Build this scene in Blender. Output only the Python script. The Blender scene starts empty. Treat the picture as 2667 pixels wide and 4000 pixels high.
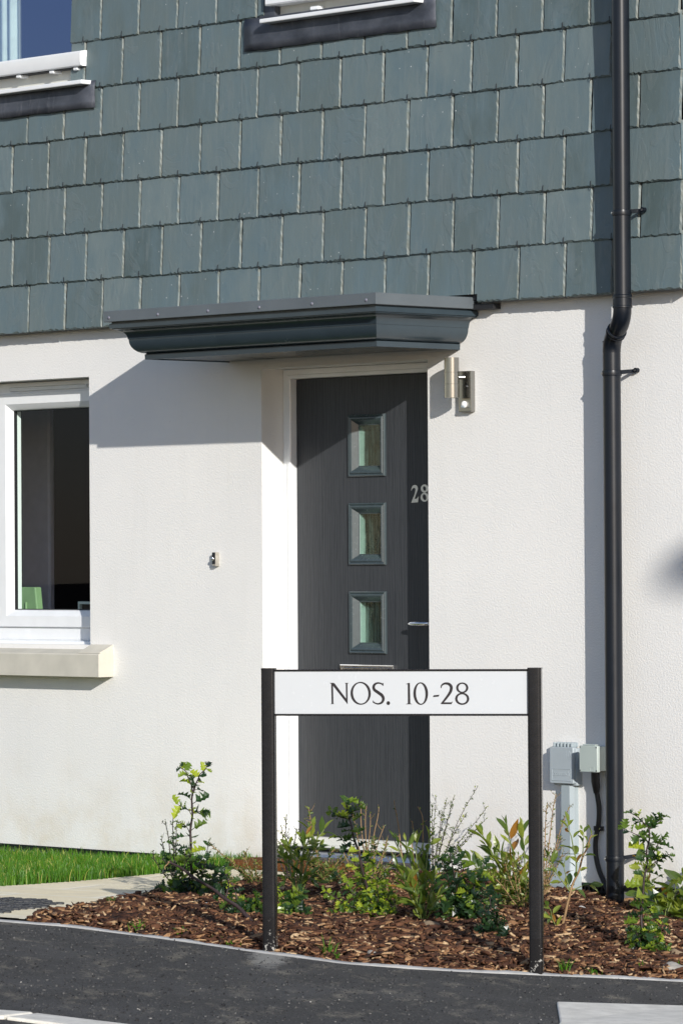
import bpy, bmesh, math, random
import numpy as np
from mathutils import Vector, Matrix

random.seed(7)
rng = np.random.default_rng(7)
R_ = math.radians
S = bpy.context.scene
COL = S.collection

# ------------------------------------------------------------------ camera, sky, sun, exposure
YAW, PITCH, ROLL = R_(46.51674), R_(0.65997), R_(-0.34391)
cam_d = bpy.data.cameras.new("camera")
cam = bpy.data.objects.new("camera", cam_d)
COL.objects.link(cam)
fw = Vector((-math.sin(YAW) * math.cos(PITCH), math.cos(YAW) * math.cos(PITCH), math.sin(PITCH)))
rt = Vector((math.cos(YAW), math.sin(YAW), 0))
up = rt.cross(fw)
rt2 = rt * math.cos(ROLL) + up * math.sin(ROLL)
up2 = -rt * math.sin(ROLL) + up * math.cos(ROLL)
m = Matrix((rt2, up2, -fw)).transposed().to_4x4()
m.translation = Vector((15.03309, -12.34887, 1.25611))
cam.matrix_world = m
cam_d.sensor_fit = 'HORIZONTAL'
cam_d.sensor_width = 36.0
cam_d.lens = 17053.82 / 2667 * 36.0
cam_d.clip_start = 0.5
cam_d.clip_end = 2000
S.camera = cam

SUN = Vector((1.85, -1.0, 0.74)).normalized()      # towards the sun
elev = math.asin(SUN.z)
W_ = bpy.data.worlds.new("World")
S.world = W_
W_.use_nodes = True
wn = W_.node_tree
sky = wn.nodes.new('ShaderNodeTexSky')
sky.sky_type = 'NISHITA'
sky.sun_disc = False
sky.sun_elevation = elev
sky.sun_rotation = math.atan2(SUN.x, SUN.y)
sky.air_density = 1.0
sky.dust_density = 0.2
sky.ozone_density = 2.0
wb = wn.nodes.new('ShaderNodeMix'); wb.data_type = 'RGBA'; wb.blend_type = 'MULTIPLY'; wb.inputs[0].default_value = 1.0
wb.inputs[7].default_value = (1.16, 1.0, 0.99, 1)          # white balance of the sky light
wn.links.new(sky.outputs[0], wb.inputs[6])
wn.links.new(wb.outputs[2], wn.nodes['Background'].inputs[0])
wn.nodes['Background'].inputs[1].default_value = 0.135
sl = bpy.data.lights.new("sun", 'SUN')
sl.energy = 4.6
sl.angle = R_(0.5)
sl.color = (1.0, 0.955, 0.89)
so = bpy.data.objects.new("sun", sl)
COL.objects.link(so)
so.rotation_euler = (-SUN).to_track_quat('-Z', 'Y').to_euler()
so.location = SUN * 30
S.view_settings.view_transform = 'Standard'
S.view_settings.look = 'None'
S.view_settings.gamma = 1
S.view_settings.use_curve_mapping = False
S.view_settings.exposure = 0.12

# ------------------------------------------------------------------ materials
class NT:
    def __init__(s, name):
        s.m = bpy.data.materials.new(name)
        s.m.use_nodes = True
        s.t = s.m.node_tree
        s.p = s.t.nodes['Principled BSDF']
        s.out = s.t.nodes['Material Output']
        s._c = None
    def n(s, typ, **kw):
        nd = s.t.nodes.new(typ)
        for k, v in kw.items():
            if k in ('i',):
                for kk, vv in v.items():
                    if hasattr(vv, 'is_output'):
                        s.t.links.new(vv, nd.inputs[kk])
                    else:
                        nd.inputs[kk].default_value = vv
            else:
                setattr(nd, k, v)
        return nd
    def co(s):
        if s._c is None:
            s._c = s.t.nodes.new('ShaderNodeTexCoord').outputs['Object']
        return s._c
    def mapping(s, scale=(1, 1, 1), rot=(0, 0, 0), loc=(0, 0, 0)):
        nd = s.n('ShaderNodeMapping', i={'Vector': s.co(), 'Scale': scale, 'Rotation': rot, 'Location': loc})
        return nd.outputs[0]
    def noise(s, scale, detail=3, rough=0.55, vec=None, dist=0.0):
        nd = s.n('ShaderNodeTexNoise', i={'Vector': vec or s.co(), 'Scale': scale, 'Detail': detail, 'Roughness': rough, 'Distortion': dist})
        return nd.outputs['Fac']
    def vor(s, scale, vec=None, feature='F1', rnd=1.0):
        nd = s.n('ShaderNodeTexVoronoi', feature=feature, i={'Vector': vec or s.co(), 'Scale': scale, 'Randomness': rnd})
        return nd.outputs['Distance']
    def ramp(s, fac, stops, interp='LINEAR'):
        nd = s.n('ShaderNodeValToRGB', i={'Fac': fac})
        cr = nd.color_ramp
        cr.interpolation = interp
        while len(cr.elements) < len(stops):
            cr.elements.new(0.5)
        for e, (p, c) in zip(cr.elements, stops):
            e.position = p
            e.color = (c, c, c, 1) if isinstance(c, (int, float)) else (*c, 1)
        return nd.outputs[0]
    def mix(s, fac, a, b, mode='MIX'):
        nd = s.n('ShaderNodeMix', data_type='RGBA', blend_type=mode)
        for sock, v in ((nd.inputs[0], fac), (nd.inputs[6], a), (nd.inputs[7], b)):
            if hasattr(v, 'is_output'):
                s.t.links.new(v, sock)
            elif isinstance(v, (int, float)):
                sock.default_value = v
            else:
                sock.default_value = (*v, 1)
        return nd.outputs[2]
    def math(s, op, a, b=0.0, clamp=False):
        nd = s.n('ShaderNodeMath', operation=op, use_clamp=clamp, i={0: a, 1: b})
        return nd.outputs[0]
    def attr(s, name):
        return s.n('ShaderNodeAttribute', attribute_name=name).outputs['Fac']
    def set(s, **kw):
        names = dict(color='Base Color', rough='Roughness', metal='Metallic', spec='Specular IOR Level', normal='Normal', coat='Coat Weight', coatr='Coat Roughness', trans='Transmission Weight', ior='IOR', aniso='Anisotropic', sheen='Sheen Weight')
        for k, v in kw.items():
            sock = s.p.inputs[names[k]]
            if hasattr(v, 'is_output'):
                s.t.links.new(v, sock)
            elif isinstance(v, tuple):
                sock.default_value = (*v, 1)
            else:
                sock.default_value = v
        return s
    def bump(s, height, strength=0.3, dist=0.01, normal=None):
        d = {'Height': height, 'Strength': strength, 'Distance': dist}
        if normal is not None:
            d['Normal'] = normal
        nd = s.n('ShaderNodeBump', i=d)
        return nd.outputs[0]

MAT = {}

def simple(name, color, rough=0.5, metal=0.0, spec=0.5, var=0.08, vscale=12.0, bump=0.0, bscale=200.0, rvar=0.08):
    t = NT(name)
    n = t.noise(vscale, 4)
    hi = tuple(min(1, c * (1 + var)) for c in color)
    lo = tuple(c * (1 - var) for c in color)
    t.set(color=t.mix(t.ramp(n, [(0.3, 0), (0.7, 1)]), lo, hi), metal=metal, spec=spec)
    t.set(rough=t.n('ShaderNodeMapRange', i={0: t.noise(vscale * 3, 3), 3: max(0.02, rough - rvar), 4: min(1, rough + rvar)}).outputs[0])
    if bump:
        t.set(normal=t.bump(t.noise(bscale, 3), bump, 0.002))
    MAT[name] = t.m
    return t.m

# white roughcast render
t = NT('render')
v1 = t.noise(120, 3, 0.5)
v2 = t.noise(240, 2, 0.5)
big = t.noise(1.3, 5, 0.6)
st = t.noise(2.2, 4, 0.6, vec=t.mapping((6, 6, 0.5)))
c = t.mix(t.ramp(big, [(0.35, 0), (0.7, 1)]), (0.825, 0.815, 0.785), (0.765, 0.76, 0.738))
c = t.mix(t.math('MULTIPLY', t.ramp(st, [(0.55, 0), (0.8, 1)]), 0.2), c, (0.66, 0.65, 0.60))
sep = t.n('ShaderNodeSeparateXYZ', i={0: t.co()})
low = t.n('ShaderNodeMapRange', i={0: sep.outputs[2], 1: 0.45, 2: 0.0, 3: 0.0, 4: 1.0}).outputs[0]
spl = t.math('MULTIPLY', low, t.ramp(t.noise(5, 5, 0.65), [(0.42, 0), (0.72, 1)]))
c = t.mix(t.math('MULTIPLY', spl, 0.5), c, (0.62, 0.52, 0.36))
pits = t.ramp(t.vor(16), [(0.02, 1), (0.05, 0)])
c = t.mix(t.math('MULTIPLY', pits, 0.4), c, (0.45, 0.42, 0.36))
t.set(color=c, rough=0.9, spec=0.25)
h = t.math('ADD', t.ramp(v1, [(0.35, 0), (0.65, 1)]), t.math('MULTIPLY', v2, 0.6))
t.set(normal=t.bump(h, 0.27, 0.0022))
MAT['render'] = t.m

# slate
t = NT('slate')
tint = t.attr('tint')
edge = t.attr('edge')
c = t.mix(tint, (0.076, 0.108, 0.109), (0.150, 0.194, 0.198))
cl = t.noise(7, 5, 0.6, vec=t.mapping((1, 1, 0.6)))
c = t.mix(t.ramp(cl, [(0.4, 0), (0.68, 1)]), c, (0.110, 0.160, 0.178))
fl = t.noise(3.2, 3, 0.6, vec=t.mapping((1.6, 1, 0.8), (0, 0.6, 0)), dist=1.6)
c = t.mix(t.math('MULTIPLY', t.ramp(fl, [(0.56, 0), (0.575, 1), (0.66, 1), (0.68, 0)]), 0.14), c, (0.16, 0.185, 0.185))
st = t.noise(30, 4, 0.7, vec=t.mapping((1.4, 1, 0.12), (0, 0.12, 0)))
c = t.mix(t.math('MULTIPLY', t.ramp(st, [(0.52, 0), (0.78, 1)]), 0.3), c, (0.23, 0.255, 0.25))
sx = t.n('ShaderNodeSeparateXYZ', i={0: t.co()})
c2 = t.n('ShaderNodeCombineXYZ', i={0: sx.outputs[0], 1: sx.outputs[2]})
sp = t.n('ShaderNodeTexVoronoi', voronoi_dimensions='2D', i={'Vector': c2.outputs[0], 'Scale': 15.0})
spm = t.math('MULTIPLY', t.ramp(sp.outputs['Distance'], [(0.022, 1), (0.046, 0)]), t.math('MULTIPLY', t.ramp(sp.outputs['Color'], [(0.55, 0), (0.95, 1)]), t.ramp(t.noise(1.7, 3), [(0.45, 0), (0.6, 1)])))
c = t.mix(spm, c, (0.75, 0.76, 0.74))
ce = t.mix(t.noise(60, 4), (0.070, 0.090, 0.084), (0.165, 0.178, 0.150))
c = t.mix(edge, c, ce)
t.set(color=c, rough=t.n('ShaderNodeMapRange', i={0: cl, 3: 0.42, 4: 0.62}).outputs[0], spec=0.5)
hb = t.math('ADD', t.noise(22, 6, 0.6, vec=t.mapping((1, 1, 0.5))), t.math('MULTIPLY', t.ramp(fl, [(0.56, 0), (0.575, 1), (0.66, 1), (0.68, 0)]), 0.25))
t.set(normal=t.bump(hb, 0.34, 0.006))
MAT['slate'] = t.m

# lead
t = NT('lead')
a = t.noise(5, 5, 0.6, vec=t.mapping((1, 1, 1.5)))
b = t.noise(18, 4, 0.7, vec=t.mapping((1, 1, 0.25)))
c = t.mix(t.ramp(a, [(0.35, 0), (0.65, 1)]), (0.045, 0.052, 0.068), (0.11, 0.12, 0.145))
c = t.mix(t.math('MULTIPLY', t.ramp(b, [(0.58, 0), (0.8, 1)]), 0.6), c, (0.3, 0.31, 0.33))
t.set(color=c, rough=0.5, metal=0.35, normal=t.bump(a, 0.25, 0.01))
MAT['lead'] = t.m

simple('upvc', (0.80, 0.82, 0.83), 0.22, var=0.03, spec=0.5)
simple('upvc_cream', (0.66, 0.66, 0.60), 0.4, var=0.05)
simple('gasket', (0.015, 0.016, 0.018), 0.6)
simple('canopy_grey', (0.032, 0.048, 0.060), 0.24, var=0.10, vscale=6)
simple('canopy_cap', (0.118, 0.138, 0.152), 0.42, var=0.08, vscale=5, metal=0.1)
simple('rivet', (0.16, 0.16, 0.2), 0.4)
simple('black_pvc', (0.004, 0.0065, 0.0115), 0.32, var=0.2, vscale=5, rvar=0.05, spec=0.42)
simple('black_rubber', (0.012, 0.011, 0.011), 0.5, var=0.2)
simple('post_paint', (0.009, 0.009, 0.0105), 0.27, var=0.2, vscale=30, rvar=0.05, spec=0.4)
simple('sign_white', (0.50, 0.52, 0.535), 0.25, var=0.01, spec=0.4)
simple('sign_black', (0.012, 0.009, 0.010), 0.4)
simple('chrome', (0.75, 0.76, 0.78), 0.12, metal=1.0, var=0.03)
simple('satin_chrome', (0.62, 0.62, 0.61), 0.34, metal=1.0, var=0.05, vscale=60)
simple('white_plastic', (0.78, 0.78, 0.76), 0.35)
simple('box_grey', (0.36, 0.41, 0.44), 0.45, var=0.03, bump=0.05, bscale=700)
simple('box_green', (0.40, 0.46, 0.435), 0.42, var=0.03, bump=0.03, bscale=700)
simple('duct_grey', (0.32, 0.375, 0.40), 0.42, var=0.04)
simple('sandstone', (0.55, 0.525, 0.45), 0.85, var=0.08, vscale=9, bump=0.25, bscale=180)
simple('plinth', (0.20, 0.20, 0.19), 0.9, var=0.25, vscale=14, bump=0.5, bscale=60)
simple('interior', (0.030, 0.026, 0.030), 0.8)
simple('interior_panel', (0.80, 0.70, 0.84), 0.6)
simple('green_plastic', (0.23, 0.36, 0.19), 0.4)
simple('picture_white', (0.75, 0.78, 0.74), 0.5)
simple('curtain_white', (0.70, 0.78, 0.76), 0.8)
simple('brown_timber', (0.07, 0.05, 0.035), 0.7, var=0.25)
simple('dark_step', (0.085, 0.075, 0.068), 0.8, var=0.25, vscale=20, bump=0.4, bscale=90)
simple('stone_grey', (0.34, 0.32, 0.28), 0.85, var=0.25, vscale=40, bump=0.5, bscale=90)
simple('stone_brown', (0.26, 0.19, 0.12), 0.85, var=0.25, vscale=40, bump=0.5, bscale=90)
simple('smear', (0.26, 0.255, 0.24), 0.95, var=0.25, vscale=30, bump=0.4, bscale=120)
simple('fill_white', (0.52, 0.52, 0.49), 0.9, var=0.08, bump=0.4, bscale=120)
simple('roof', (0.05, 0.055, 0.06), 0.7)

t = NT('brushed_steel')
n = t.noise(1.0, 4, 0.6, vec=t.mapping((1200, 1200, 6)))
t.set(color=(0.35, 0.345, 0.325), metal=1.0, rough=t.n('ShaderNodeMapRange', i={0: n, 3: 0.16, 4: 0.28}).outputs[0], normal=t.bump(n, 0.08, 0.001))
MAT['brushed_steel'] = t.m

# door leaf: dark grey woodgrain skin
t = NT('door_grey')
warp = t.noise(2.2, 2, 0.5, vec=t.mapping((1.5, 1, 0.45)))
g = t.n('ShaderNodeTexWave', wave_type='BANDS', bands_direction='X', i={'Vector': t.mapping((1, 1, 0.10)), 'Scale': 26.0, 'Distortion': 9.0, 'Detail': 4.0, 'Detail Scale': 1.3, 'Detail Roughness': 0.6}).outputs['Fac']
g2 = t.noise(90, 4, 0.7, vec=t.mapping((1.6, 1, 0.03)))
hh = t.math('ADD', t.math('MULTIPLY', g, 0.5), g2)
c = t.mix(t.ramp(hh, [(0.45, 0), (1.0, 1)]), (0.031, 0.034, 0.039), (0.050, 0.054, 0.060))
t.set(color=c, rough=0.38, spec=0.3, normal=t.bump(hh, 0.22, 0.002))
MAT['door_grey'] = t.m
simple('door_trim', (0.052, 0.072, 0.080), 0.25, var=0.08, vscale=30)

# reeded obscure glass of the door lights
t = NT('obscure_glass')
n = t.noise(150, 4, 0.65, vec=t.mapping((1, 1, 0.06)))
n2 = t.noise(40, 2, 0.5, vec=t.mapping((1, 1, 0.10)))
nb = t.bump(t.math('ADD', n, n2), 0.6, 0.003)
rf = t.n('ShaderNodeBsdfRefraction', i={'Color': (0.80, 0.92, 0.86, 1), 'Roughness': 0.03, 'IOR': 1.18, 'Normal': nb})
gl = t.n('ShaderNodeBsdfGlossy', i={'Color': (0.9, 1, 0.97, 1), 'Roughness': 0.04, 'Normal': nb})
tr = t.n('ShaderNodeBsdfTransparent', i={'Color': (0.8, 0.92, 0.86, 1)})
mx0 = t.n('ShaderNodeMixShader', i={0: 0.7, 1: rf.outputs[0], 2: tr.outputs[0]})
mx = t.n('ShaderNodeMixShader', i={0: 0.06, 1: mx0.outputs[0], 2: gl.outputs[0]})
t.t.links.new(mx.outputs[0], t.out.inputs[0])
MAT['obscure_glass'] = t.m
simple('spacer', (0.30, 0.38, 0.36), 0.5)
t = NT('dark_pane')
n = t.noise(140, 3, 0.65, vec=t.mapping((1, 1, 0.04)))
t.set(color=t.mix(t.ramp(n, [(0.52, 0), (0.64, 1)]), (0.006, 0.010, 0.009), (0.15, 0.19, 0.18)), rough=0.3, spec=0.1)  # pale streaks painted in for light caught by the textured glass
MAT['dark_pane'] = t.m

def glass(name, refl, tint):
    t = NT(name)
    tr = t.n('ShaderNodeBsdfTransparent', i={'Color': (0.86, 0.93, 0.90, 1)})
    gl = t.n('ShaderNodeBsdfGlossy', i={'Color': (*tint, 1), 'Roughness': 0.01, 'Normal': t.bump(t.noise(1.2, 1), 0.02, 0.02)})
    mx = t.n('ShaderNodeMixShader', i={0: refl, 1: tr.outputs[0], 2: gl.outputs[0]})
    t.t.links.new(mx.outputs[0], t.out.inputs[0])
    MAT[name] = t.m
glass('pane_glass', 0.03, (0.62, 0.72, 1.0))
glass('pane_sky_tint', 0.30, (0.40, 0.52, 0.95))  # blue of the reflected sky put into the gloss colour

# tarmac with dusty patches
t = NT('tarmac')
gr = t.noise(420, 3, 0.7)
gv = t.vor(260)
c = t.mix(t.ramp(gr, [(0.38, 0), (0.66, 1)]), (0.026, 0.0255, 0.0255), (0.096, 0.094, 0.090))
mg = t.noise(110, 2, 0.6, vec=t.mapping((1, 1, 1)))
c = t.mix(t.math('MULTIPLY', t.ramp(mg, [(0.55, 0), (0.68, 1)]), 0.45), c, (0.16, 0.16, 0.158))
c = t.mix(t.math('MULTIPLY', t.ramp(mg, [(0.32, 1), (0.45, 0)]), 0.6), c, (0.012, 0.012, 0.013))
rotm = t.mapping((1, 1, 1), (0, 0, R_(-46.5)))
mp2 = t.n('ShaderNodeMapping', i={'Vector': rotm, 'Scale': (2.1, 0.9, 1.0), 'Location': (3.1, 0.7, 0)}).outputs[0]
d1 = t.noise(4.2, 6, 0.66, vec=mp2)
d1 = t.math('ADD', t.math('MULTIPLY', d1, 0.72), t.math('MULTIPLY', t.noise(90, 3, 0.7), 0.28))
c = t.mix(t.math('MULTIPLY', t.ramp(d1, [(0.535, 0), (0.63, 1)]), 0.65), c, (0.30, 0.27, 0.21))
d2 = t.noise(1.8, 5, 0.6, vec=t.mapping((1, 1, 1), (0, 0, 0.5), (8, 3, 0)))
c = t.mix(t.math('MULTIPLY', t.ramp(d2, [(0.46, 0), (0.7, 1)]), 0.32), c, (0.15, 0.15, 0.15))
mp3 = t.n('ShaderNodeMapping', i={'Vector': rotm, 'Location': (-1.138, 4.97, 0)}).outputs[0]       # cement washed out round the left post foot
mp4 = t.n('ShaderNodeMapping', i={'Vector': mp3, 'Scale': (13.0, 2.3, 0)}).outputs[0]
ln_ = t.n('ShaderNodeVectorMath', operation='LENGTH', i={0: mp4}).outputs['Value']
cm = t.math('ADD', ln_, t.math('MULTIPLY', t.math('SUBTRACT', t.noise(22, 5, 0.7), 0.5), 1.3))
c = t.mix(t.math('MULTIPLY', t.ramp(cm, [(0.45, 1), (1.0, 0)]), 0.8), c, (0.36, 0.35, 0.32))
sp = t.n('ShaderNodeTexVoronoi', i={'Vector': t.co(), 'Scale': 14.0})
spm = t.math('MULTIPLY', t.ramp(sp.outputs['Distance'], [(0.035, 1), (0.055, 0)]), t.ramp(sp.outputs['Color'], [(0.6, 0), (0.64, 1)]))
c = t.mix(spm, c, (0.6, 0.58, 0.54))
t.set(color=c, rough=0.85, spec=0.3, normal=t.bump(t.math('ADD', gr, gv), 0.8, 0.006))
MAT['tarmac'] = t.m

# limestone flags: brick texture gives the joints
t = NT('flags')
br = t.n('ShaderNodeTexBrick', offset=0.5, i={'Vector': t.mapping((1, 1, 1), (0, 0, R_(-28)), (0.18, 0.05, 0)), 'Color1': (0.93, 0.82, 0.57, 1), 'Color2': (0.80, 0.71, 0.50, 1), 'Mortar': (0.93, 0.86, 0.68, 1), 'Scale': 1.0, 'Mortar Size': 0.018, 'Mortar Smooth': 0.3, 'Brick Width': 0.60, 'Row Height': 0.42})
n = t.noise(9, 5, 0.65)
c = t.mix(t.math('MULTIPLY', t.ramp(n, [(0.45, 0), (0.75, 1)]), 0.4), br.outputs['Color'], (0.55, 0.50, 0.38))
c = t.mix(t.math('MULTIPLY', t.ramp(t.noise(3.1, 4), [(0.45, 0), (0.7, 1)]), 0.35), c, (0.78, 0.75, 0.65))
t.set(color=c, rough=0.85, spec=0.3, normal=t.bump(t.math('ADD', t.noise(40, 5), t.math('MULTIPLY', br.outputs['Fac'], -1.0)), 0.4, 0.008))
MAT['flags'] = t.m

t = NT('concrete')
n = t.noise(14, 6, 0.65)
c = t.mix(t.ramp(n, [(0.35, 0), (0.7, 1)]), (0.60, 0.575, 0.51), (0.80, 0.77, 0.69))
c = t.mix(t.ramp(t.vor(45), [(0.03, 1), (0.08, 0)]), c, (0.14, 0.13, 0.11))
t.set(color=c, rough=0.9, spec=0.3, normal=t.bump(t.noise(120, 4), 0.4, 0.004))
MAT['concrete'] = t.m
simple('kerb_concrete', (0.40, 0.40, 0.39), 0.9, var=0.15, vscale=20, bump=0.4, bscale=140)

t = NT('soil')
n = t.noise(40, 6, 0.7)
t.set(color=t.mix(n, (0.018, 0.011, 0.007), (0.06, 0.038, 0.024)), rough=0.95, spec=0.2, normal=t.bump(n, 1.0, 0.03))
MAT['soil'] = t.m
t = NT('turf_soil')
n = t.noise(40, 6, 0.7)
t.set(color=t.mix(n, (0.015, 0.03, 0.006), (0.04, 0.06, 0.015)), rough=0.95, spec=0.2)
MAT['turf_soil'] = t.m

t = NT('bark')
tint = t.attr('tint')
c = t.ramp(tint, [(0.0, (0.020, 0.010, 0.007)), (0.35, (0.075, 0.032, 0.018)), (0.62, (0.165, 0.074, 0.036)), (0.82, (0.34, 0.19, 0.092)), (1.0, (0.60, 0.43, 0.25))])
n = t.noise(160, 4, 0.7)
c = t.mix(t.math('MULTIPLY', t.ramp(n, [(0.4, 0), (0.7, 1)]), 0.42), c, (0.035, 0.018, 0.012))
t.set(color=c, rough=0.8, spec=0.25, normal=t.bump(n, 0.7, 0.004))
MAT['bark'] = t.m

def leafmat(name, stops, rough, transl, tcol, spec=0.5):
    t = NT(name)
    c = t.ramp(t.attr('tint'), stops)
    n = t.noise(120, 3)
    c = t.mix(t.math('MULTIPLY', n, 0.25), c, (0.02, 0.03, 0.01))
    t.set(color=c, rough=rough, spec=spec)
    if transl:
        tl = t.n('ShaderNodeBsdfTranslucent', i={'Color': t.mix(1.0, c, tcol, 'MULTIPLY')})
        mx = t.n('ShaderNodeMixShader', i={0: transl, 1: t.p.outputs[0], 2: tl.outputs[0]})
        t.t.links.new(mx.outputs[0], t.out.inputs[0])
    MAT[name] = t.m
leafmat('holly_leaf', [(0, (0.010, 0.028, 0.015)), (0.40, (0.030, 0.072, 0.022)), (0.70, (0.14, 0.21, 0.026)), (1, (0.34, 0.40, 0.04))], 0.30, 0.36, (4.0, 4.0, 2.0))
leafmat('laurel_leaf', [(0, (0.022, 0.055, 0.018)), (0.40, (0.095, 0.150, 0.028)), (0.95, (0.27, 0.31, 0.05)), (1, (0.30, 0.14, 0.03))], 0.30, 0.35, (3.0, 3.0, 1.6))
leafmat('tiny_leaf', [(0, (0.025, 0.05, 0.012)), (0.5, (0.10, 0.15, 0.03)), (1, (0.27, 0.30, 0.06))], 0.4, 0.2, (2.5, 2.5, 1.5))
leafmat('grass_blade', [(0, (0.04, 0.14, 0.006)), (0.5, (0.075, 0.21, 0.012)), (0.85, (0.17, 0.32, 0.025)), (1, (0.45, 0.42, 0.12))], 0.45, 0.35, (2.4, 2.2, 1.2))
simple('stem_dark', (0.030, 0.017, 0.017), 0.6, var=0.2, vscale=60)
simple('stem_tan', (0.26, 0.16, 0.075), 0.7, var=0.2, vscale=60)
simple('stem_green', (0.13, 0.17, 0.04), 0.5, var=0.2, vscale=60)

t = NT('coir')
n = t.noise(300, 4, 0.7)
t.set(color=t.mix(n, (0.10, 0.035, 0.012), (0.30, 0.125, 0.045)), rough=0.95, spec=0.1, normal=t.bump(n, 1.0, 0.01))
MAT['coir'] = t.m

# painted post with cement splashes round its foot
t = NT('post_foot')
sep = t.n('ShaderNodeSeparateXYZ', i={0: t.co()})
n = t.noise(55, 5, 0.7)
hgt = t.n('ShaderNodeMapRange', i={0: sep.outputs[2], 1: 0.0, 2: 0.12, 3: 0.10, 4: -0.10}).outputs[0]
hgt = t.math('ADD', hgt, t.math('MULTIPLY', sep.outputs[0], -0.16))
mk = t.ramp(t.math('ADD', n, hgt), [(0.60, 0), (0.635, 1)])
c = t.mix(mk, (0.011, 0.0105, 0.0115), (0.34, 0.33, 0.30))
t.set(color=c, rough=t.mix(mk, (0.20,) * 3, (0.9,) * 3), spec=0.4)
MAT['post_foot'] = t.m

# ------------------------------------------------------------------ mesh helpers
class MB:
    def __init__(s):
        s.v = []; s.f = []; s.mi = []; s.at = {}
    def add(s, vs, fs, mi=0, **attr):
        o = len(s.v)
        s.v += [tuple(p) for p in vs]
        for f in fs:
            s.f.append(tuple(i + o for i in f)); s.mi.append(mi)
        n = len(fs)
        for k, val in attr.items():
            l = s.at.setdefault(k, [])
            l += [0.0] * (len(s.f) - n - len(l))
            l += list(val) if hasattr(val, '__len__') else [val] * n
        return s
    def box(s, x0, x1, y0, y1, z0, z1, mi=0, **a):
        return s.add([(x, y, z) for z in (z0, z1) for y in (y0, y1) for x in (x0, x1)],
                     [(0, 2, 3, 1), (4, 5, 7, 6), (0, 1, 5, 4), (2, 6, 7, 3), (0, 4, 6, 2), (1, 3, 7, 5)], mi, **a)
    def tube(s, pts, rad, n=12, caps=True, mi=0, **a):
        pts = [Vector(p) for p in pts]
        if not hasattr(rad, '__len__'):
            rad = [rad] * len(pts)
        rings = []
        nrm = None
        for i, p in enumerate(pts):
            d = (pts[min(i + 1, len(pts) - 1)] - pts[max(i - 1, 0)]).normalized()
            if nrm is None:
                nrm = d.orthogonal().normalized()
            nrm = (nrm - d * nrm.dot(d)).normalized()
            b = d.cross(nrm)
            rings.append([p + (nrm * math.cos(2 * math.pi * k / n) + b * math.sin(2 * math.pi * k / n)) * rad[i] for k in range(n)])
        vs = [q for r in rings for q in r]
        fs = []
        for i in range(len(rings) - 1):
            for k in range(n):
                fs.append((i * n + k, i * n + (k + 1) % n, (i + 1) * n + (k + 1) % n, (i + 1) * n + k))
        if caps:
            fs.append(tuple(range(n - 1, -1, -1)))
            fs.append(tuple(range((len(rings) - 1) * n, len(rings) * n)))
        return s.add(vs, fs, mi, **a)
    def loft(s, rings, closed=True, caps=True, mi=0, **a):
        n = len(rings[0]); vs = [p for r in rings for p in r]; fs = []
        for i in range(len(rings) - 1):
            for k in range(n if closed else n - 1):
                fs.append((i * n + k, i * n + (k + 1) % n, (i + 1) * n + (k + 1) % n, (i + 1) * n + k))
        if caps:
            fs.append(tuple(range(n - 1, -1, -1))); fs.append(tuple(range((len(rings) - 1) * n, len(rings) * n)))
        return s.add(vs, fs, mi, **a)
    def build(s, name, mats, parent=None, origin=None, smooth=None, bevel=None, recalc=True):
        me = bpy.data.meshes.new(name)
        if parent is not None:
            origin = WORLD[parent.name]
        org = Vector(origin) if origin is not None else Vector((0, 0, 0))
        me.from_pydata([(x - org.x, y - org.y, z - org.z) for x, y, z in s.v], [], s.f)
        if not isinstance(mats, (list, tuple)):
            mats = [mats]
        for mm in mats:
            me.materials.append(MAT[mm])
        if len(mats) > 1:
            me.polygons.foreach_set('material_index', s.mi)
        for k, l in s.at.items():
            l = l + [0.0] * (len(s.f) - len(l))
            at = me.attributes.new(k, 'FLOAT', 'FACE')
            at.data.foreach_set('value', l)
        if recalc:
            bm = bmesh.new(); bm.from_mesh(me)
            bmesh.ops.recalc_face_normals(bm, faces=bm.faces)
            bm.to_mesh(me); bm.free()
        if smooth is not None:
            me.polygons.foreach_set('use_smooth', [True] * len(me.polygons))
            if smooth < 180:
                try:
                    me.set_sharp_from_angle(angle=R_(smooth))
                except Exception:
                    pass
        me.update()
        o = bpy.data.objects.new(name, me)
        COL.objects.link(o)
        if parent is not None:
            o.parent = parent
        else:
            o.location = org
        WORLD[o.name] = org
        if bevel:
            b = o.modifiers.new('bevel', 'BEVEL'); b.width = bevel[0]; b.segments = bevel[1]; b.limit_method = 'ANGLE'; b.angle_limit = R_(40)
            b.harden_normals = False
        return o
WORLD = {}

def tag(o, label, cat, group=None, kind=None):
    if label: o['label'] = label
    if cat: o['category'] = cat
    if group: o['group'] = group
    if kind: o['kind'] = kind
    return o

def thing(name, loc, label, cat, group=None):
    o = bpy.data.objects.new(name, None)
    o.empty_display_size = 0.1
    COL.objects.link(o)
    o.location = loc
    WORLD[o.name] = Vector(loc)
    return tag(o, label, cat, group)

def rect_frame(mb, x0, x1, z0, z1, prof, mi=0, **a):
    """profile [(inset, y)...] mitred round a rectangle in the XZ plane"""
    rings = []
    for ins, y in prof:
        rings.append([(x0 + ins, y, z0 + ins), (x1 - ins, y, z0 + ins), (x1 - ins, y, z1 - ins), (x0 + ins, y, z1 - ins)])
    return mb.loft(rings, True, False, mi, **a)

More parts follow.
